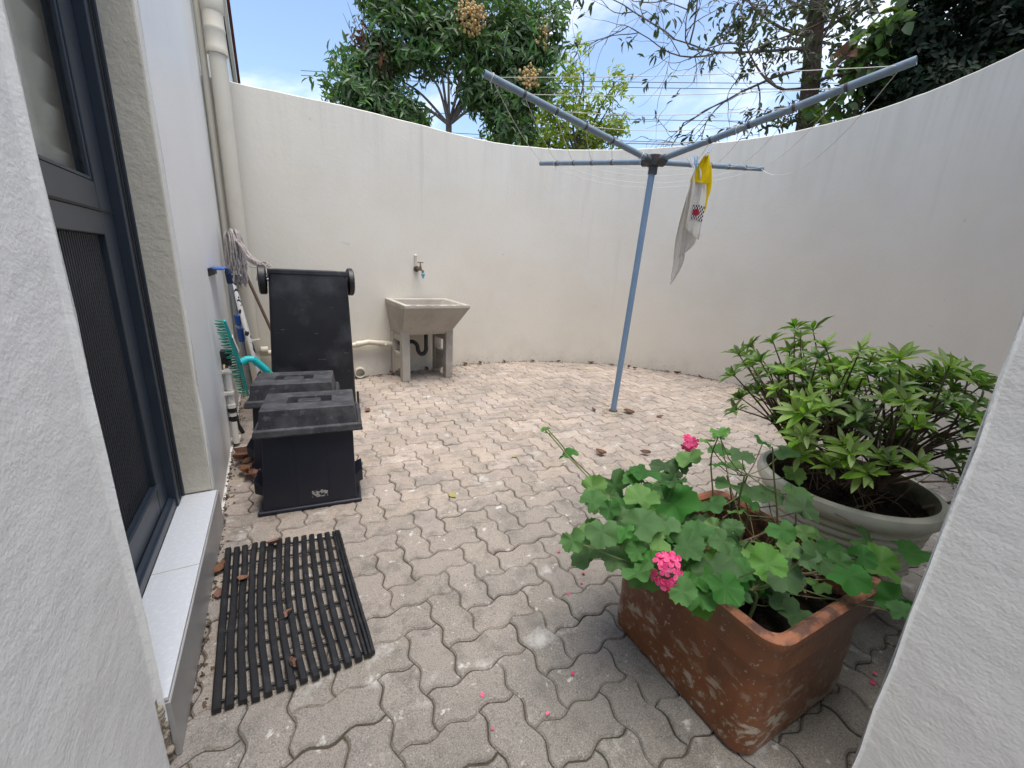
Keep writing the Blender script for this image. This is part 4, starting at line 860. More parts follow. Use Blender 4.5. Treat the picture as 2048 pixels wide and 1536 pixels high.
def soil_disc(ring_pts, cx0, cy0, z, amp, name, parent, seed):
    random.seed(seed); n = len(ring_pts); vs = list(ring_pts); fs = []; prev = list(range(n)); K = 5
    for k in range(1, K):
        cur = []
        for p in ring_pts:
            t = 1-k/K; vs.append((cx0+(p[0]-cx0)*t, cy0+(p[1]-cy0)*t, z+random.gauss(0, amp)+.02*(1-t))); cur.append(len(vs)-1)
        fs += [(prev[i], prev[(i+1) % n], cur[(i+1) % n], cur[i]) for i in range(n)]; prev = cur
    vs.append((cx0, cy0, z+.02)); c = len(vs)-1; fs += [(prev[i], prev[(i+1) % n], c) for i in range(n)]
    mb = MB(); mb.add(vs, fs); return mb.build(name, 'soil', parent)
soil_disc(pring(-.007, .034, .30), 1.165, .605, .30, .010, 'soil', pl, 5)

GL = [(0.866,1.089,0.55,0.039),(0.819,0.889,0.524,0.041),(0.92,0.896,0.507,0.065),(0.762,0.821,0.53,0.041),(0.959,0.821,0.583,0.048),(1.162,0.902,0.527,0.055),(1.114,0.83,0.521,0.044),(0.873,0.737,0.554,0.048),(1.028,0.746,0.496,0.075),(0.891,0.781,0.493,0.035),(0.762,0.636,0.57,0.047),(0.784,0.732,0.517,0.039),(0.664,0.67,0.554,0.039),(0.653,0.713,0.518,0.029),(0.591,0.694,0.534,0.031),(0.682,0.726,0.435,0.048),(0.699,0.644,0.483,0.035),(0.685,0.558,0.507,0.041),(0.725,0.604,0.522,0.027),(0.783,0.595,0.544,0.033),(0.838,0.552,0.537,0.044),(1.017,0.649,0.476,0.045),(0.891,0.56,0.546,0.041),(1.09,0.66,0.529,0.039),(1.17,0.628,0.5,0.024),(0.97,0.554,0.473,0.035),(0.86,0.485,0.507,0.051),(0.87,0.548,0.467,0.03),(0.747,0.483,0.492,0.032),(0.833,0.436,0.508,0.038),(0.956,0.464,0.491,0.034),(0.925,0.403,0.562,0.038),(1.001,0.399,0.509,0.045),(1.232,0.454,0.37,0.027),(1.11,0.446,0.514,0.032),(1.027,0.378,0.564,0.027),(1.099,0.469,0.558,0.032),(1.527,0.663,0.53,0.038),(1.441,0.666,0.634,0.039),(1.43,0.732,0.642,0.03),(1.312,0.727,0.617,0.039),(1.377,0.843,0.564,0.046),(1.242,0.757,0.583,0.032),(1.344,0.763,0.55,0.033),(1.265,0.717,0.521,0.051),(1.309,0.666,0.509,0.041),(1.357,0.642,0.505,0.046),(1.391,0.575,0.529,0.046),(1.33,0.522,0.528,0.044),(1.129,0.786,0.61,0.043),(1.106,0.804,0.588,0.036),(0.92,0.823,0.563,0.034),(1.043,0.765,0.556,0.037),(0.927,0.756,0.569,0.035),(0.772,0.759,0.537,0.031),(0.877,0.856,0.486,0.028),(0.713,0.639,0.556,0.029),(0.829,0.611,0.566,0.032),(0.738,0.568,0.51,0.028),(0.716,0.619,0.477,0.031),(0.827,0.562,0.491,0.031),(0.912,0.55,0.491,0.034),(0.92,0.512,0.553,0.029),(1.038,0.558,0.527,0.028),(1.414,0.479,0.41,0.055),(1.561,0.418,0.403,0.06),(1.621,0.344,0.405,0.059),(1.435,0.351,0.426,0.055),(1.329,0.362,0.475,0.035),(1.315,0.274,0.41,0.045),(1.273,0.245,0.415,0.031),(1.046,0.358,0.57,0.039),(1.322,0.43,0.453,0.038),(1.081,0.432,0.53,0.031),(1.056,0.466,0.473,0.04),(1.199,0.477,0.37,0.043),(1.206,0.342,0.474,0.044),(1.087,0.432,0.37,0.039),(1.087,0.382,0.37,0.039),(1.253,0.41,0.37,0.028),(1.131,0.465,0.37,0.032),(1.096,0.481,0.37,0.031),(1.042,0.478,0.37,0.028),(1.24,0.378,0.474,0.031),(1.213,0.618,0.526,0.029),(1.186,0.451,0.532,0.024),
      (1.12,.70,.74,.026),(1.145,.715,.72,.022),(1.10,.72,.705,.022),(.79,1.13,.635,.018),(.80,1.12,.625,.014)]
def geranium_leaf(seed, m):
    random.seed(seed); n = 35; lob = 5; vs = [(0, 0, 0)]; ph = random.random(); rings_ = (.38, .74, 1.); cup = random.uniform(.1, .4); bend = random.uniform(-.35, .3)
    am = [random.uniform(.85, 1.1) for _ in range(lob+1)]
    for rr in rings_:
        for k in range(n):
            a = 2*math.pi*k/n; notch = max(0, math.cos((a-math.pi*1.5))) ** 14      # petiole slot towards -y
            t = (a/(2*math.pi)*lob+ph); c = abs(math.sin(math.pi*t)); rad = (.80+.20*c**.6)*am[int(t) % (lob+1)]
            if rr == 1.: rad *= 1+.045*math.cos(k*math.pi)
            rad *= 1-.62*notch*rr
            fold = .15*math.cos(2*math.pi*t)*rr; z = cup*rr*rr*rad+fold*rr-.13*rr**3+random.gauss(0, .02)*rr+bend*(math.cos(a-ph*6)*rr)**2
            vs.append((math.cos(a)*rad*rr, math.sin(a)*rad*rr, z))
    fs = [(0, 1+k, 1+(k+1) % n) for k in range(n)]
    for q in range(2): fs += [(1+q*n+k, 1+(q+1)*n+k, 1+(q+1)*n+(k+1) % n, 1+q*n+(k+1) % n) for k in range(n)]
    mb = MB(); mb.add(vs, fs); me = mb.mesh('leaf'); me.materials.append(M[m]); me.polygons.foreach_set('use_smooth', [True]*len(me.polygons)); return me
def veins(m, col, lob):
    n = m.node_tree.nodes; l = m.node_tree.links; b = n['Principled BSDF']; src = b.inputs['Base Color'].links[0].from_socket
    tcn = n.new('ShaderNodeTexCoord'); gr_ = n.new('ShaderNodeTexGradient'); gr_.gradient_type = 'RADIAL'; l.new(tcn.outputs['Object'], gr_.inputs[0])
    def mth(op, a_, b_):
        q = n.new('ShaderNodeMath'); q.operation = op
        for k, v in enumerate((a_, b_)):
            if isinstance(v, (int, float)): q.inputs[k].default_value = v
            else: l.new(v, q.inputs[k])
        return q.outputs[0]
    f = mth('ABSOLUTE', mth('SUBTRACT', mth('FRACT', mth('MULTIPLY', gr_.outputs[0], lob), 0.), .5), 0.)
    mr = n.new('ShaderNodeMapRange'); mr.inputs['From Min'].default_value = .07; mr.inputs['From Max'].default_value = .0; mr.inputs['To Max'].default_value = .55; l.new(f, mr.inputs[0])
    x = n.new('ShaderNodeMix'); x.data_type = 'RGBA'; x.inputs['B'].default_value = (*col, 1); l.new(mr.outputs[0], x.inputs['Factor']); l.new(src, x.inputs['A'])
    ln = n.new('ShaderNodeVectorMath'); ln.operation = 'LENGTH'; l.new(tcn.outputs['Object'], ln.inputs[0])
    rg_ = n.new('ShaderNodeMapRange'); rg_.inputs['From Min'].default_value = .80; rg_.inputs['From Max'].default_value = .35; rg_.inputs['To Max'].default_value = .45; l.new(ln.outputs['Value'], rg_.inputs[0])
    y = n.new('ShaderNodeMix'); y.data_type = 'RGBA'; y.blend_type = 'MULTIPLY'; y.inputs['B'].default_value = (.55, .62, .55, 1); l.new(rg_.outputs[0], y.inputs['Factor']); l.new(x.outputs['Result'], y.inputs['A'])
    l.new(y.outputs['Result'], b.inputs['Base Color'])
veins(M['geranium'], (.12, .21, .075), 7); veins(M['geranium_young'], (.20, .30, .10), 7)
GM = [geranium_leaf(40+k, 'geranium') for k in range(8)]; GY = [geranium_leaf(60+k, 'geranium_young') for k in range(3)]
ge = thing('geranium', 'pink flowering geranium spilling out of the terracotta planter', 'plant', (1.16, .60, .31))
GO = Vector((1.16, .60, .31)); random.seed(77)
for _ in range(58):              # filler foliage low down in the pot
    GL.append((random.uniform(.78, 1.12), random.uniform(.46, .86), random.uniform(.38, .50), random.uniform(.026, .048)))
camv = Vector((0, 0, CAM_H))
stems = [Vector((1.0+.08*i % .36, .45+.07*i % .36, .31)) for i in range(9)]
groups = {}
for k, (x, y, z, s) in enumerate(GL):
    p = Vector((x, y, z)); young = (k % 6 == 1) or s < .027
    o = mesh_obj('leaf', random.choice(GY if young else GM), ge, p-GO)
    outw = Vector((x-1.14, y-.62, 0)); outw = outw.normalized() if outw.length > .02 else Vector((-1, 0, 0))
    nv = Vector((0, 0, 1))*random.uniform(.7, 1.1)+outw*random.uniform(.05, .5)+(camv-p).normalized()*random.uniform(.15, .8)+Vector((random.gauss(0, .22), random.gauss(0, .22), 0))
    o.rotation_mode = 'QUATERNION'; qn = nv.to_track_quat('Z', 'Y'); o.rotation_quaternion = qn @ Quaternion((0, 0, 1), random.uniform(0, 6.28)); o.scale = (s*1.12,)*3
    best = min(range(9), key=lambda i: (stems[i].xy-p.xy).length+random.uniform(0, .12)); groups.setdefault(best, []).append((p, nv.normalized()))
for i, lv in groups.items():
    mb = MB(); cen = sum((p for p, _ in lv), Vector())/len(lv); b0 = stems[i]; mid = b0.lerp(cen, .6)+Vector((0, 0, -.01)); tip = Vector((cen.x, cen.y, max(.42, cen.z-.03)))
    path = catmull([b0, b0.lerp(mid, .5)+Vector((random.gauss(0, .02), random.gauss(0, .02), .05)), Vector((mid.x, mid.y, max(.43, mid.z))), tip], 5)
    mb.tube(path, [.0052-.0026*k/(len(path)-1) for k in range(len(path))], 7)
    for p, nv in lv:
        q = min(path[3:], key=lambda c: (c-p).length); m_ = q.lerp(p, .55)+Vector((0, 0, -.018)); m_.z = max(m_.z, .36)
        mb.tube(catmull([q, m_, p-nv*.002], 4), .0016, 5)
    mb.build('stem', 'stem', ge, smooth=60)
for pts_ in ([(.93, .88, .44), (.90, .95, .49), (.868, 1.08, .545), (.84, 1.10, .585), (.802, 1.146, .636)], [(1.16, .66, .32), (1.15, .70, .52), (1.135, .72, .64), (1.125, .705, .725)], [(1.30, .55, .32), (1.29, .57, .48), (1.27, .60, .62), (1.255, .612, .70), (1.235, .61, .705)], [(1.3, .42, .38), (1.42, .36, .40), (1.52, .33, .395)], [(1.33, .52, .33), (1.36, .55, .47), (1.40, .60, .55)]):
    MB().tube(catmull(pts_, 5), [.0032-.0014*k/((len(pts_)-1)*5) for k in range((len(pts_)-1)*5+1)], 7).build('stem', 'stem', ge, smooth=60)
random.seed(90); mb = MB()
for k in range(34):
    a = Vector((random.uniform(1.0, 1.36), random.uniform(.42, .80), random.uniform(.32, .36))); b_ = a+Vector((random.uniform(-.16, .16), random.uniform(-.14, .14), random.uniform(.03, .17)))
    b_.x = min(max(b_.x, .99), 1.38); b_.y = min(max(b_.y, .40), .82)
    mb.tube(catmull([a, a.lerp(b_, .5)+Vector((random.gauss(0, .015), random.gauss(0, .015), .02)), b_], 3), random.uniform(.0014, .003), 5)
mb.build('dry_stems', 'dry_stem', ge, smooth=60)
def floret_mesh():
    mb = MB()
    for k in range(5):
        a = 2*math.pi*k/5; c, s_ = math.cos(a), math.sin(a); pr = [(0, 0, 0), (.30, .25, .10), (.75, .38, .12), (1., .18, .02), (1.02, -.16, .0), (.75, -.36, .10), (.30, -.24, .08), (.62, 0, .04)]
        mb.add([(x*c-y*s_, x*s_+y*c, z) for x, y, z in pr], [(0, 7, 1), (1, 7, 2), (2, 7, 3), (3, 7, 4), (4, 7, 5), (5, 7, 6), (6, 7, 0)])
    me = mb.mesh('floret'); me.materials.append(M['pink']); me.polygons.foreach_set('use_smooth', [True]*len(me.polygons)); return me
FM = floret_mesh()
def flower(c, r, nfl, fs_, seed):
    random.seed(seed); c = Vector(c); tov = (camv-c).normalized(); u, w, _ = frame_of(tov)
    hd_ = bpy.data.objects.new('flower_head', None); C.objects.link(hd_); hd_.parent = ge; hd_.location = c-GO
    MB().tube(catmull([c+Vector((.05, .03, -.05)), c+Vector((.03, .02, -.02)), c], 4), .002, 6).build('flower_stalk', 'stem', hd_, smooth=60)
    for k in range(nfl):
        a = 2*math.pi*k/nfl+random.uniform(-.3, .3); rr = r*random.uniform(.55, 1) if k else 0
        p = u*math.cos(a)*rr+w*math.sin(a)*rr*1.15+tov*(r*.6*(1-rr/r)); o_ = mesh_obj('floret', FM, hd_, p)
        nv = tov*.9+(u*math.cos(a)+w*math.sin(a))*.8*(rr/r)+Vector((random.gauss(0, .2), random.gauss(0, .2), random.gauss(0, .2)))
        o_.rotation_mode = 'QUATERNION'; o_.rotation_quaternion = nv.to_track_quat('Z', 'Y') @ Quaternion((0, 0, 1), random.uniform(0, 6)); o_.scale = (fs_*random.uniform(.85, 1.15),)*3
flower((.742, .530, .515), .031, 8, .0185, 3)
flower((1.23, .875, .615), .022, 7, .017, 4)
flower((.765, .72, .40), .010, 3, .012, 6)
mb = MB(); random.seed(15)
for c in ((.88, .53, .525), (.93, .545, .53)):
    for k in range(7): mb.tube([c, (c[0]+random.gauss(0, .012), c[1]+random.gauss(0, .012), c[2]+random.uniform(-.004, .016))], [.002, .0006], 4)
mb.tube(catmull([(.77, .54, .50), (.82, .54, .52), (.88, .53, .525)], 4), .0018, 5); mb.build('spent_flowers', 'dry_leaf', ge)

# ------------------------------------------------------------------ round ribbed pot and shrub
rp = thing('round_pot', 'large round cream pot with ribbed sides behind the planter', 'pot', (1.87, .63, 0))
pf = [(.17, 0), (.20, 0), (.205, .02)]
z = .03; r0 = .207
for k in range(13):
    t = k/12; rad = .207+.052*t; zz = .03+.335*t; pf += [(rad, zz), (rad+.009, zz+.006), (rad+.009, zz+.015), (rad, zz+.021)]
pf += [(.262, .392), (.278, .400), (.292, .415), (.297, .435), (.292, .455), (.280, .463), (.268, .461)]
MB().lathe(pf, (1.87, .63, 0), 56).build('pot_wall', 'pot', rp, smooth=40)
MB().lathe([(.268, .461), (.258, .452), (.253, .42), (.250, .37)], (1.87, .63, 0), 56).build('pot_inside', 'pot_dirty', rp, smooth=40)
soil_disc([(1.87+.252*math.cos(2*math.pi*k/28), .63+.252*math.sin(2*math.pi*k/28), .402) for k in range(28)], 1.87, .63, .402, .012, 'soil', rp, 6)
WH = [(1.933,1.146,.887),(1.761,.956,.949),(1.763,.859,.986),(1.924,.897,1.006),(1.699,.739,.971),(1.667,.887,.836),(2.033,1.004,.72),(1.826,.845,.865),(1.873,.776,.857),(1.618,.603,.983),(1.843,.645,.937),(1.945,.631,.877),(1.654,.512,.976),(1.988,.558,.873),(2.008,.519,.909),(1.704,.413,.971),(2.006,.514,.836),(1.936,.418,.929),(2.061,.407,.879),(1.769,.739,.756),(1.978,.75,.772),(2.015,.701,.72),(1.654,.517,.838),(1.689,.473,.814),(2.033,.521,.775),(2.203,.502,.781),(1.823,.373,.814),(1.939,.376,.849),(1.868,.849,.701),(1.706,.834,.672),(1.804,.669,.676),(1.804,.58,.689),(1.857,.513,.688),(2.001,.462,.685),(1.851,.373,.692),(1.883,.427,.626),(2.113,.411,.509),(1.683,.42,.651),(1.909,.717,.829),(1.906,.954,.901),(1.609,.998,.897),(1.609,.903,.886),(1.939,.974,1.005),(1.773,.541,.869),(1.705,.652,.917),(1.793,.8,.817),(2.071,.407,.696),(1.722,.438,.772),(1.821,.542,.625),(1.78,.685,.571),(2.006,.87,.477),(1.858,.642,.597)]
def shrub_leaf(seed):
    random.seed(seed); mb = MB(); K = 6; vs = []; bend = random.uniform(-.22, .04); fold = random.uniform(.05, .12)
    for k in range(K+1):
        t = k/K; w = .5*math.sin(math.pi*min(1, t*.94+.04))**.8*(1-.25*t) if 0 < k < K else .02
        z = bend*t*t; vs += [(-w, t, z+fold*w*2), (0, t, z), (w, t, z+fold*w*2)]
    fs = []
    for k in range(K): fs += [(k*3, k*3+1, k*3+4, k*3+3), (k*3+1, k*3+2, k*3+5, k*3+4)]
    mb.add(vs, fs); me = mb.mesh('leaf'); me.materials.append(M['shrub']); me.polygons.foreach_set('use_smooth', [True]*len(me.polygons)); return me
SLM = [shrub_leaf(k) for k in range(6)]
sh = thing('shrub', 'bright green leafy shrub growing in the round ribbed pot', 'plant', (1.87, .63, .375)); SO = Vector((1.87, .63, .375))
random.seed(55); extra = []
for _ in range(125):
    a = random.uniform(0, 6.28); r_ = .46*random.random()**.6; extra.append((1.90+r_*math.cos(a), .70+r_*math.sin(a)*.9, random.uniform(.64, .96)-.14*r_))
WH = [p for p in WH if p[2] > .66 or p[0] > 1.95]
leaves_ = []
for w_i, (x, y, z) in enumerate(WH+extra):
    c = Vector((x, y, z)); ax = (Vector((x-1.87, y-.65, .55))).normalized(); u, w, _ = frame_of(ax); nl = random.randint(8, 11); big = random.uniform(.8, 1.12)
    for k in range(nl):
        a = k*2.4+random.uniform(-.2, .2); el = random.uniform(.05, .75) if k < nl-2 else random.uniform(.9, 1.3)
        d = (u*math.cos(a)+w*math.sin(a))*math.cos(el)+ax*math.sin(el); ln = random.uniform(.052, .086)*big*(1 if k < nl-2 else .7)
        leaves_.append((c-ax*random.uniform(0, .02), d, ax, ln, ln*random.uniform(.28, .38)))
def leaf_rot(d, up):
    d = d.normalized(); x = d.cross(up).normalized(); z = x.cross(d); return Matrix((x, d, z)).transposed().to_quaternion()
leaves_.sort(key=lambda t: (t[0]-camv).length)
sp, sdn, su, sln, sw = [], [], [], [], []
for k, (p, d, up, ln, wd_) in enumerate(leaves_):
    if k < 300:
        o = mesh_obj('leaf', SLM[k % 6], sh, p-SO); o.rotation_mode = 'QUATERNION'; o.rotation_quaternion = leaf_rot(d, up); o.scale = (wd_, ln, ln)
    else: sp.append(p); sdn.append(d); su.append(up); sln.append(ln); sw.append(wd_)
V, F = leaf_arrays(sp, sdn, su, sln, sw, LEAF_A); o = np_mesh('inner_leaves', V, F, 'shrub_darker', sh, True); o['kind'] = 'stuff'
random.seed(56)
trunks = [Vector((1.80, .72, .37)), Vector((1.84, .66, .37)), Vector((1.92, .60, .37)), Vector((1.95, .70, .37)), Vector((1.86, .55, .37))]
brs = {i: [] for i in range(5)}
for x, y, z in WH+extra:
    p = Vector((x, y, z)); i = min(range(5), key=lambda i: (trunks[i].xy-p.xy).length+random.uniform(0, .1)); brs[i].append(p)
for i, lst in brs.items():
    if not lst: continue
    mb = MB(); b0 = trunks[i]; cen = sum(lst, Vector())/len(lst); fork = b0.lerp(cen, .42); mb.tube(catmull([b0, b0.lerp(fork, .5)+Vector((random.gauss(0, .015), random.gauss(0, .015), 0)), fork], 3), [.012, .0115, .011, .0105, .010, .0095, .009], 8)
    for p in lst:
        s0 = b0.lerp(fork, random.uniform(.5, 1)); m_ = s0.lerp(p, .5)+Vector((random.gauss(0, .025), random.gauss(0, .025), .03)); path = catmull([s0, m_, p], 4)
        mb.tube(path, [.0055-.0035*k/(len(path)-1) for k in range(len(path))], 6)
    mb.build('branch', 'bark', sh, smooth=60)
mb = MB()
for k in range(60):
    a = random.uniform(0, 6.28); r_ = random.uniform(0, .23); b0 = Vector((1.87+r_*math.cos(a), .63+r_*math.sin(a), .385)); e = b0+Vector((random.gauss(0, .08), random.gauss(0, .08), random.uniform(.01, .16)))
    mb.tube([b0, b0.lerp(e, .5)+Vector((0, 0, .015)), e], [.0025, .002, .001], 4)
for a_, b_ in (((1.95, .42, .43), (2.15, .30, .50)), ((2.05, .55, .44), (2.25, .42, .47)), ((2.02, .45, .30), (2.2, .36, .42))): mb.tube([a_, b_], [.006, .003], 6)
mb.build('dry_twigs', 'dry_stem', sh)

# ------------------------------------------------------------------ fallen leaves and petals
def small_leaf_mesh(seed, m, curl):
    random.seed(seed); vs = []; K = 5
    for k in range(K+1):
        t = k/K; w = .30*math.sin(math.pi*min(1, .06+t*.9)) if k < K else .01
        z = curl*(t-.5)**2*2; vs += [(-w, t-.5, z+curl*abs(w)*1.4+random.gauss(0, .02)), (0, t-.5, z*.8), (w, t-.5, z+curl*abs(w)*1.8+random.gauss(0, .02))]
    fs = []
    for k in range(K): fs += [(k*3, k*3+1, k*3+4, k*3+3), (k*3+1, k*3+2, k*3+5, k*3+4)]
    mb = MB(); mb.add(vs, fs); me = mb.mesh('fallen_leaf'); me.materials.append(M[m]); return me
BLM = [small_leaf_mesh(k, 'brown_leaf', random.uniform(.25, .7)) for k in range(5)]; GLM = small_leaf_mesh(9, 'green_fallen', .2)
random.seed(61)
def fallen(x, y, s, label, group, me=None, z=.004):
    o = mesh_obj('fallen_leaf', me or random.choice(BLM), None, (x, y, z)); o.rotation_euler = (random.gauss(0, .18), random.gauss(0, .18), random.uniform(0, 6.28)); o.scale = (s, s, s)
    tag(o, label, 'leaf', group)
mlab = ['folded brown leaf on the back edge of the rubber mat', 'brown leaf by the riser beside the far left mat corner', 'larger brown leaf against the riser at the left of the mat', 'brown leaf lying on the second slat of the mat', 'small brown leaf between slats in the middle of the mat', 'small brown leaf near the front edge of the mat']
for (x, y), lab, zz in zip([(-.101, 1.750), (-.278, 1.690), (-.272, 1.546), (-.2, 1.574), (-.063, 1.331), (-.049, 1.122)], mlab, (.026, .008, .008, .026, .012, .012)): fallen(x, y, random.uniform(.045, .06), lab, 'brown leaves around the mat', None, zz)
fallen(.564, 3.328, .07, 'curled orange brown leaf on the pavers right of the boxes', 'single leaves on the pavers')
fallen(.722, 1.838, .055, 'pale green fallen leaf in the middle of the paving', 'single leaves on the pavers', GLM)
fallen(1.259, 2.118, .04, 'tiny green leaf on the pavers left of the geranium tip', 'single leaves on the pavers', GLM)
fallen(1.808, 1.927, .075, 'curled brown leaf on the pavers behind the geranium', 'single leaves on the pavers', None, .012)
fallen(2.099, 1.804, .07, 'brown leaf on the pavers next to the far pink flower', 'single leaves on the pavers', None, .01)
fallen(2.36, 2.66, .06, 'reddish leaf lying left of the clothesline pole foot', 'single leaves on the pavers')
fallen(2.62, 2.50, .10, 'reddish leaf lying right of the clothesline pole foot', 'single leaves on the pavers')
fallen(2.807, 2.313, .06, 'dark leaf on the pavers in front of the clothesline pole', 'single leaves on the pavers')
for x, y in [(-.254, 2.80), (-.262, 2.659), (-.217, 2.60), (-.235, 2.50), (-.20, 2.46), (-.25, 2.72), (-.225, 2.68), (-.19, 2.41)]: fallen(x, y, random.uniform(.08, .12), 'brown dead leaf in the heap between house wall and boxes', 'leaf heap beside the boxes', None, random.uniform(.012, .035))
for x, y in [(3.208, 4.40), (3.60, 4.21), (3.92, 3.84), (3.945, 3.76), (4.30, 3.38), (2.146, 4.60), (2.491, 4.60), (1.75, 4.57), (1.433, 4.49), (.891, 4.39), (4.419, 3.144), (3.80, 4.03), (2.859, 4.5), (4.53, 2.60), (4.25, 3.50), (1.02, 4.40), (1.95, 4.60)]:
    fallen(x, y, random.uniform(.05, .09), 'small brown leaf at the foot of the curved wall', 'leaves along the wall foot', None, .012)
pm = MB(); pm.add([(0, -.5, 0), (.4, -.1, .12), (.3, .4, .05), (-.2, .5, .1), (-.45, 0, .06), (0, 0, -.02)], [(0, 1, 5), (1, 2, 5), (2, 3, 5), (3, 4, 5), (4, 0, 5)]); pme = pm.mesh('fallen_petal'); pme.materials.append(M['pink_dull'])
for x, y in [(.685, .738), (.414, .802), (.976, 1.223), (.867, 1.005), (.851, .965), (.95, 1.03), (.99, 1.07), (1.558, .35), (1.549, .307), (1.505, .296), (.552, .674), (.40, .708)]:
    o = mesh_obj('fallen_petal', pme, None, (x, y, .005)); s = random.uniform(.011, .019); o.scale = (s, s, s); o.rotation_euler = (random.gauss(0, .3), random.gauss(0, .3), random.uniform(0, 6.28))
    tag(o, 'tiny pink geranium petal fallen on the pavers near the planter', 'petal', 'petals on the pavers')

# ------------------------------------------------------------------ trees beyond the wall
def tree_branches(mb, root, targets, r0, seed, wig=.12, fork=.5):
    random.seed(seed); root = Vector(root)
    for t in targets:
        t = Vector(t); L_ = (t-root).length; m1 = root.lerp(t, .35)+Vector((random.gauss(0, wig)*L_*.4, random.gauss(0, wig)*L_*.4, .12*L_)); m2 = root.lerp(t, .7)+Vector((random.gauss(0, wig)*L_*.4, random.gauss(0, wig)*L_*.4, .06*L_))
        path = catmull([root, m1, m2, t], 5); n_ = len(path); mb.tube(path, [r0*(1-.82*k/(n_-1)) for k in range(n_)], 7)
def clump_leaves(clumps, per, ln, wd, tpl, seed, rosette=8, droop=.3, shell=.35):
    """rosettes of leaves scattered through ellipsoid clumps (centre, radii)"""
    rg = np.random.default_rng(seed); P, D, U, LN, WD = [], [], [], [], []
    for (c, rad, dens) in clumps:
        k = int(per*dens)
        v = rg.normal(size=(k, 3)); v /= np.linalg.norm(v, axis=1, keepdims=True); rr = (shell+(1-shell)*rg.random(k))**.6
        ctr = np.array(c)+v*rr[:, None]*np.array(rad)*(1+.16*rg.normal(size=(k, 1)))
        for q in range(k):
            ax = v[q]+np.array([0, 0, .35])+rg.normal(size=3)*.4; ax /= np.linalg.norm(ax); u, w, _ = frame_of(ax); u = np.array(u); w = np.array(w)
            nl = rosette+rg.integers(-2, 3)
            for j in range(max(2, nl)):
                a = j*2.4+rg.random(); el = rg.uniform(-.5, .8); d = (u*math.cos(a)+w*math.sin(a))*math.cos(el)+ax*math.sin(el); d[2] -= droop
                P.append(ctr[q]+rg.normal(size=3)*ln*.25); D.append(d); U.append(ax+rg.normal(size=3)*.3); s = rg.uniform(.65, 1.2); LN.append(ln*s); WD.append(wd*s)
    return leaf_arrays(P, D, U, LN, WD, tpl)
def twigs(mb, clumps, n, r, seed, ln):
    random.seed(seed)
    for c, rad, dens in clumps:
        for _ in range(int(n*dens)):
            v = Vector((random.gauss(0, 1), random.gauss(0, 1), random.gauss(0, 1))).normalized(); e = Vector((c[0]+v.x*rad[0]*.95, c[1]+v.y*rad[1]*.95, c[2]+v.z*rad[2]*.95)); a = Vector(c).lerp(e, random.uniform(.0, .4))
            mb.tube(catmull([a, a.lerp(e, .5)+Vector((random.gauss(0, .05), random.gauss(0, .05), random.gauss(0, .05))), e], 3), [r, r*.9, r*.8, r*.7, r*.6, r*.5, r*.4], 5)

# fruit tree (behind the wall, left of centre)
ft = thing('fruit_tree', 'dark green tree with tan fruit clusters above the wall on the left', 'tree', (2.25, 6.2, 0))
fc = [((1.15, 6.35, 3.28), (.42, .45, .34), 1.0), ((1.55, 6.3, 3.15), (.42, .45, .26), .9), ((1.35, 6.35, 3.55), (.40, .4, .28), .75), ((1.75, 6.2, 3.85), (.55, .5, .38), 1.1), ((2.35, 6.1, 3.98), (.60, .5, .42), 1.3), ((2.0, 6.2, 4.35), (.8, .6, .40), 1.3),
      ((2.95, 5.85, 3.95), (.55, .5, .45), 1.3), ((2.75, 5.9, 4.45), (.8, .6, .40), 1.2), ((3.25, 5.65, 3.65), (.38, .45, .42), 1.0), ((2.95, 5.75, 3.30), (.36, .4, .30), .85), ((3.35, 5.6, 4.15), (.35, .4, .36), .8), ((1.05, 6.4, 4.0), (.22, .3, .28), .0), ((3.05, 5.7, 3.02), (.36, .35, .22), .7), ((2.62, 5.95, 3.42), (.28, .35, .24), .6), ((1.45, 6.3, 4.5), (.45, .5, .45), .7), ((1.25, 6.3, 3.05), (.40, .4, .18), .7), ((1.75, 6.25, 3.02), (.28, .35, .16), .5)]
mb = MB(); fork = Vector((2.27, 6.1, 3.02)); mb.tube(catmull([(2.25, 6.2, -.05), (2.30, 6.16, 1.5), fork], 5), [.075-.0035*k for k in range(11)], 10)
mb.build('trunk', 'bark_grey', ft, smooth=50)
mb = MB(); tree_branches(mb, fork, [c for c, _, d in fc[:11] if d > 0], .021, 3); twigs(mb, fc, 10, .007, 4, .4); mb.build('limbs', 'bark_grey', ft, smooth=60)
V, F = clump_leaves(fc, 150, .125, .036, LEAF_A, 5, 8, .35, .2); o = np_mesh('crown', V, F, 'fruit_leaf', ft); o['kind'] = 'stuff'
V, F = clump_leaves([((1.28, 6.25, 3.70), (.22, .2, .22), .3), ((1.4, 6.2, 3.62), (.2, .2, .2), .25)], 60, .13, .05, LEAF_B, 6, 6, .5); o = np_mesh('dry_foliage', V, F, 'dry_leaf', ft); o['kind'] = 'stuff'
mb = MB(); random.seed(70)
for k in range(26):
    a = Vector((1.36+random.gauss(0, .05), 6.15, 3.38+random.uniform(-.05, .1))); e = a+Vector((random.uniform(-.32, .14), random.gauss(0, .1), random.uniform(.35, .68)))
    mb.tube(catmull([a, a.lerp(e, .5)+Vector((random.gauss(0, .02), 0, 0)), e], 3), [.006, .0055, .005, .0045, .004, .003, .002], 4)
mb.build('bare_twigs', 'dry_stem', ft)
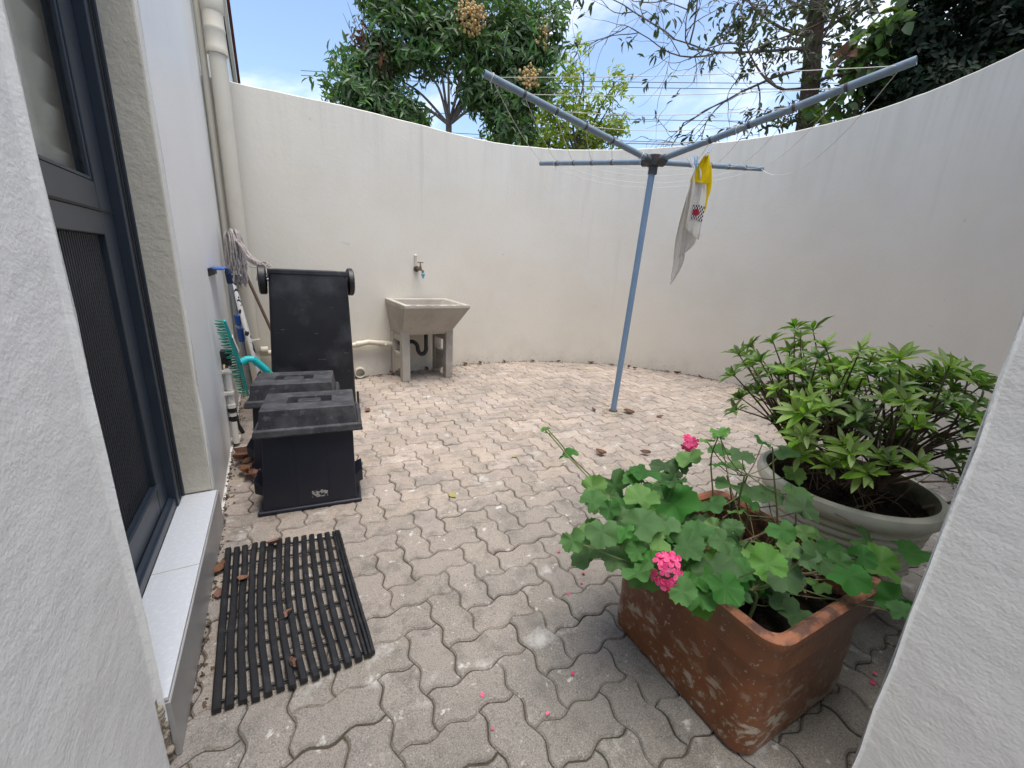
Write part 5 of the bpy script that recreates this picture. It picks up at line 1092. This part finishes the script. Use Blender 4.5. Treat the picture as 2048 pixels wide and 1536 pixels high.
for q, (c, r_, nf) in enumerate([((2.32, 5.52, 4.04), (.21, .14, .20), 230), ((3.17, 5.25, 3.98), (.12, .12, .18), 42), ((3.02, 5.25, 3.50), (.17, .12, .14), 85)]):
    random.seed(80+q); mb = MB()
    for k in range(nf):
        v = Vector((random.gauss(0, 1), random.gauss(0, 1), random.gauss(0, 1))).normalized()*random.uniform(.35, 1); p = (c[0]+v.x*r_[0], c[1]+v.y*r_[1], c[2]+v.z*r_[2]); mb.sphere(p, random.uniform(.012, .020), 6, 4)
    mb.build('fruit_cluster', 'fruit', ft, smooth=80)['kind'] = 'stuff'

# lime green tree
lt_ = thing('lime_green_tree', 'smaller airy yellow green tree right of the fruit tree', 'tree', (4.75, 6.5, 0))
lc = [((4.35, 6.75, 3.35), (.45, .5, .30), 1.2), ((4.75, 6.5, 3.45), (.50, .5, .32), 1.2), ((5.05, 6.25, 3.40), (.40, .5, .28), 1.), ((4.70, 6.5, 3.85), (.40, .4, .25), .7), ((4.20, 6.8, 3.70), (.3, .4, .22), .55), ((5.15, 6.15, 3.95), (.32, .4, .25), .35), ((4.7, 6.5, 4.30), (.35, .3, .22), .22), ((5.15, 6.1, 4.20), (.22, .3, .15), .2), ((4.0, 6.9, 3.25), (.3, .4, .2), .6), ((3.7, 7.1, 3.35), (.35, .4, .25), .8), ((4.45, 6.65, 4.15), (.4, .4, .3), .5), ((4.05, 6.85, 3.95), (.3, .4, .3), .4), ((4.6, 6.5, 4.6), (.3, .3, .2), .2), ((5.3, 6.1, 3.6), (.25, .3, .2), .4)]
mb = MB(); fork = Vector((4.75, 6.45, 3.0)); mb.tube(catmull([(4.75, 6.5, -.05), (4.7, 6.5, 1.5), fork], 4), [.07-.004*k for k in range(9)], 8); mb.build('trunk', 'bark', lt_, smooth=50)
mb = MB(); tree_branches(mb, fork, [c for c, _, _ in lc], .022, 6); twigs(mb, lc, 16, .0065, 7, .3); mb.build('limbs', 'bark_grey', lt_, smooth=60)
V, F = clump_leaves(lc, 70, .092, .036, LEAF_A, 8, 7, .35, .2); o = np_mesh('crown', V, F, 'lime_leaf', lt_); o['kind'] = 'stuff'

# sparse tree with twisted twigs
tt = thing('sparse_tree', 'sparse tree with dark trunk and twisted bare twigs behind the clothesline arm', 'tree', (6.52, 3.75, 0))
mb = MB(); mb.tube(catmull([(6.55, 3.72, -.05), (6.53, 3.71, 2.0), (6.50, 3.72, 3.3), (6.44, 3.85, 4.6), (6.40, 3.9, 6.0)], 5), [.135-.0025*k for k in range(21)], 12); mb.build('trunk', 'bark', tt, smooth=50)
mb = MB(); random.seed(33); tips = []
def curl(p, d, ln, r_, depth):
    pts_ = [Vector(p)]; d = Vector(d).normalized(); bend = Vector((random.gauss(0, 1), random.gauss(0, 1), random.gauss(0, .6))).normalized()*random.uniform(.15, .42)
    n_ = 8
    for k in range(n_):
        d = (d+bend*.45+Vector((random.gauss(0, .12), random.gauss(0, .12), random.gauss(0, .12)))).normalized(); pts_.append(pts_[-1]+d*ln/n_)
        if depth and k > 1 and random.random() < .62: curl(pts_[-1], (d+Vector((random.gauss(0, .8), random.gauss(0, .8), random.gauss(0, .7)))), ln*random.uniform(.45, .75), r_*.55, depth-1)
    mb.tube(pts_, [r_*(1-.65*k/n_) for k in range(n_+1)], 5)
    if depth < 2: tips.append((pts_[-1], d))
for base, d, ln in (((6.46, 3.8, 4.15), (-.65, .75, .25), 1.9), ((6.45, 3.82, 4.3), (-.8, .6, .05), 1.7), ((6.46, 3.8, 3.95), (-.5, .7, -.15), 1.6), ((6.44, 3.85, 4.5), (-.7, .5, .4), 1.8), ((6.47, 3.78, 3.7), (-.6, .5, -.1), 1.2), ((6.45, 3.8, 4.3), (.3, -.9, .1), 1.5), ((6.48, 3.76, 3.75), (.2, -.8, .1), 1.2), ((6.44, 3.85, 4.5), (.2, -.7, .4), 1.3), ((6.46, 3.8, 4.05), (-.2, -.4, .5), 1.)):
    curl(base, d, ln, .022, 3)
mb.build('limbs', 'bark_grey', tt, smooth=60)
rg = np.random.default_rng(11); P, D, U, LN, WD = [], [], [], [], []
for p, d in tips:
    if rg.random() < .42: continue
    for j in range(rg.integers(2, 6)):
        v = np.array(d)*.6+rg.normal(size=3)*.6; v[2] -= .35; P.append(np.array(p)+rg.normal(size=3)*.02); D.append(v); U.append(rg.normal(size=3)*.4+np.array([0, 0, 1])); s = rg.uniform(.7, 1.2); LN.append(.125*s); WD.append(.04*s)
V, F = leaf_arrays(P, D, U, LN, WD, LEAF_A)
tc_ = [((6.45, 3.9, 4.55), (.6, .6, .35), 1.1), ((5.95, 4.55, 4.60), (.5, .5, .32), .9), ((6.6, 3.3, 4.3), (.5, .5, .5), .9), ((6.45, 3.2, 3.75), (.35, .4, .35), .6), ((6.1, 3.95, 3.25), (.5, .6, .16), .5), ((6.25, 3.4, 3.25), (.4, .5, .2), .45), ((6.0, 4.3, 4.15), (.4, .4, .3), .35), ((6.3, 3.7, 3.9), (.35, .35, .3), .35)]
V2, F2 = clump_leaves(tc_, 50, .105, .038, LEAF_A, 12, 7, .35, .1); V = np.vstack([V, V2]); F = np.vstack([F, F2+len(V)-len(V2)])
o = np_mesh('crown', V, F, 'grey_leaf', tt); o['kind'] = 'stuff'

# dense dark tree far right
dt = thing('dense_dark_tree', 'dense dark leafy tree filling the top right corner above the wall', 'tree', (6.9, 1.9, 0))
mb = MB(); fork = Vector((6.9, 1.9, 3.0)); mb.tube(catmull([(6.9, 1.9, -.05), (6.92, 1.9, 1.5), fork], 4), [.16-.006*k for k in range(9)], 10); mb.build('trunk', 'bark', dt, smooth=50)
dc = [((6.45, 2.35, 3.35), (.55, .50, .40), 1.2), ((6.5, 1.9, 3.55), (.6, .55, .45), 1.5), ((6.5, 1.4, 3.45), (.6, .55, .5), 1.5), ((6.6, 2.2, 3.95), (.6, .55, .45), 1.4), ((6.6, 1.6, 4.1), (.7, .6, .5), 1.6), ((6.5, 1.0, 3.9), (.7, .6, .5), 1.5), ((6.45, .7, 3.4), (.6, .6, .5), 1.3), ((6.9, 1.9, 4.6), (.9, .8, .5), 1.3), ((6.9, 1.1, 4.6), (.9, .8, .5), 1.2), ((6.4, 1.9, 3.0), (.5, .7, .3), 1.1), ((6.4, 1.2, 2.95), (.5, .7, .3), 1.1), ((6.4, 2.6, 3.05), (.35, .35, .2), .6), ((7.0, 1.6, 3.4), (.5, .9, .7), 1.6), ((5.98, 2.62, 3.25), (.30, .32, .22), .7), ((5.98, 2.45, 3.65), (.32, .32, .35), .9), ((6.0, 2.35, 4.1), (.35, .35, .35), .9), ((5.95, 2.2, 3.1), (.3, .4, .22), .7)]
mb = MB(); tree_branches(mb, fork, [c for c, _, _ in dc], .04, 16); mb.build('limbs', 'bark', dt, smooth=60)
V, F = clump_leaves(dc, 250, .088, .040, LEAF_B, 17, 8, .3, .1); o = np_mesh('crown', V, F, 'dark_leaf', dt); o['kind'] = 'stuff'
bt = thing('broad_leaved_sapling', 'broad leaved sapling with a few brown leaves beside the dark tree', 'tree', (5.85, 2.9, 0))
bc = [((5.72, 2.85, 3.62), (.22, .26, .22), 1.0), ((5.75, 2.75, 3.35), (.22, .24, .18), 1.0), ((5.78, 2.65, 3.80), (.25, .25, .2), .8), ((5.7, 3.0, 3.1), (.2, .25, .14), .5)]
mb = MB(); mb.tube(catmull([(5.85, 2.9, -.05), (5.84, 2.85, 2.0), (5.76, 2.78, 3.5)], 4), [.035-.002*k for k in range(9)], 8); mb.build('trunk', 'bark', bt, smooth=50)
mb = MB(); tree_branches(mb, (5.80, 2.82, 2.9), [c for c, _, _ in bc], .014, 26); mb.build('limbs', 'bark', bt, smooth=60)
V, F = clump_leaves(bc, 26, .12, .085, LEAF_A, 27, 5, .5, .1); o = np_mesh('crown', V, F, 'broad_leaf', bt); o['kind'] = 'stuff'
V, F = clump_leaves(bc[:2], 3, .12, .08, LEAF_A, 28, 4, .7, .1); o = np_mesh('dry_foliage', V, F, 'dry_leaf', bt); o['kind'] = 'stuff'

# ------------------------------------------------------------------ neighbouring roof end and overhead wires
nr = thing('tiled_roof_end', 'white barge board and maroon roof tiles beyond the wall at the downpipe', 'roof', (-.5, 5.4, 0))
A_, B_ = Vector((-.160, 6.0, 2.99)), Vector((-.150, 4.75, 3.42))
def rp_(t, dx, dz): p = A_.lerp(B_, t); return Vector((p.x+dx, p.y, p.z+dz))
mb = MB(); mb.hexa([rp_(-.12, -.03, -.20), rp_(-.12, -.002, -.20), rp_(1.3, -.002, -.20), rp_(1.3, -.03, -.20)], [rp_(-.12, -.03, -.01), rp_(-.12, -.002, -.01), rp_(1.3, -.002, -.01), rp_(1.3, -.03, -.01)]); mb.build('barge_board', 'white_paint', nr)
for k in range(17):
    t = -.14+.085*k; mb = MB(); mb.hexa([rp_(t, -.9, -.005), rp_(t, .022, -.005), rp_(t+.105, .022, .008), rp_(t+.105, -.9, .008)], [rp_(t, -.9, .030), rp_(t, .022, .030), rp_(t+.105, .022, .014), rp_(t+.105, -.9, .014)]); mb.build('tile', 'roof', nr, bevel=.004)
MB().hexa([(-1.2, 4.66, 0), (-.195, 4.66, 0), (-.195, 6.05, 0), (-1.2, 6.05, 0)], [(-1.2, 4.66, 3.30), (-.195, 4.66, 3.30), (-.195, 6.05, 2.85), (-1.2, 6.05, 2.85)]).build('gable_wall', 'sheen_wall', nr)
wl_ = ['topmost', 'second', 'third', 'fourth', 'lowest']
for k, (za, zb) in enumerate(((6.16, 5.72), (6.04, 5.60), (5.25, 4.95), (4.80, 4.42), (4.66, 4.42))):
    a = Vector((1.2, 15.5, za+.25)); b_ = Vector((13.4, 4.8, zb-.1)); pts_ = [a.lerp(b_, s/12)+Vector((0, 0, -.12*4*(s/12)*(1-s/12))) for s in range(13)]
    o = MB().tube(pts_, .008, 5).build('overhead_wire', 'wire', None, a, smooth=60); tag(o, f'{wl_[k]} dark overhead wire crossing the sky behind the trees', 'wire', 'overhead wires')
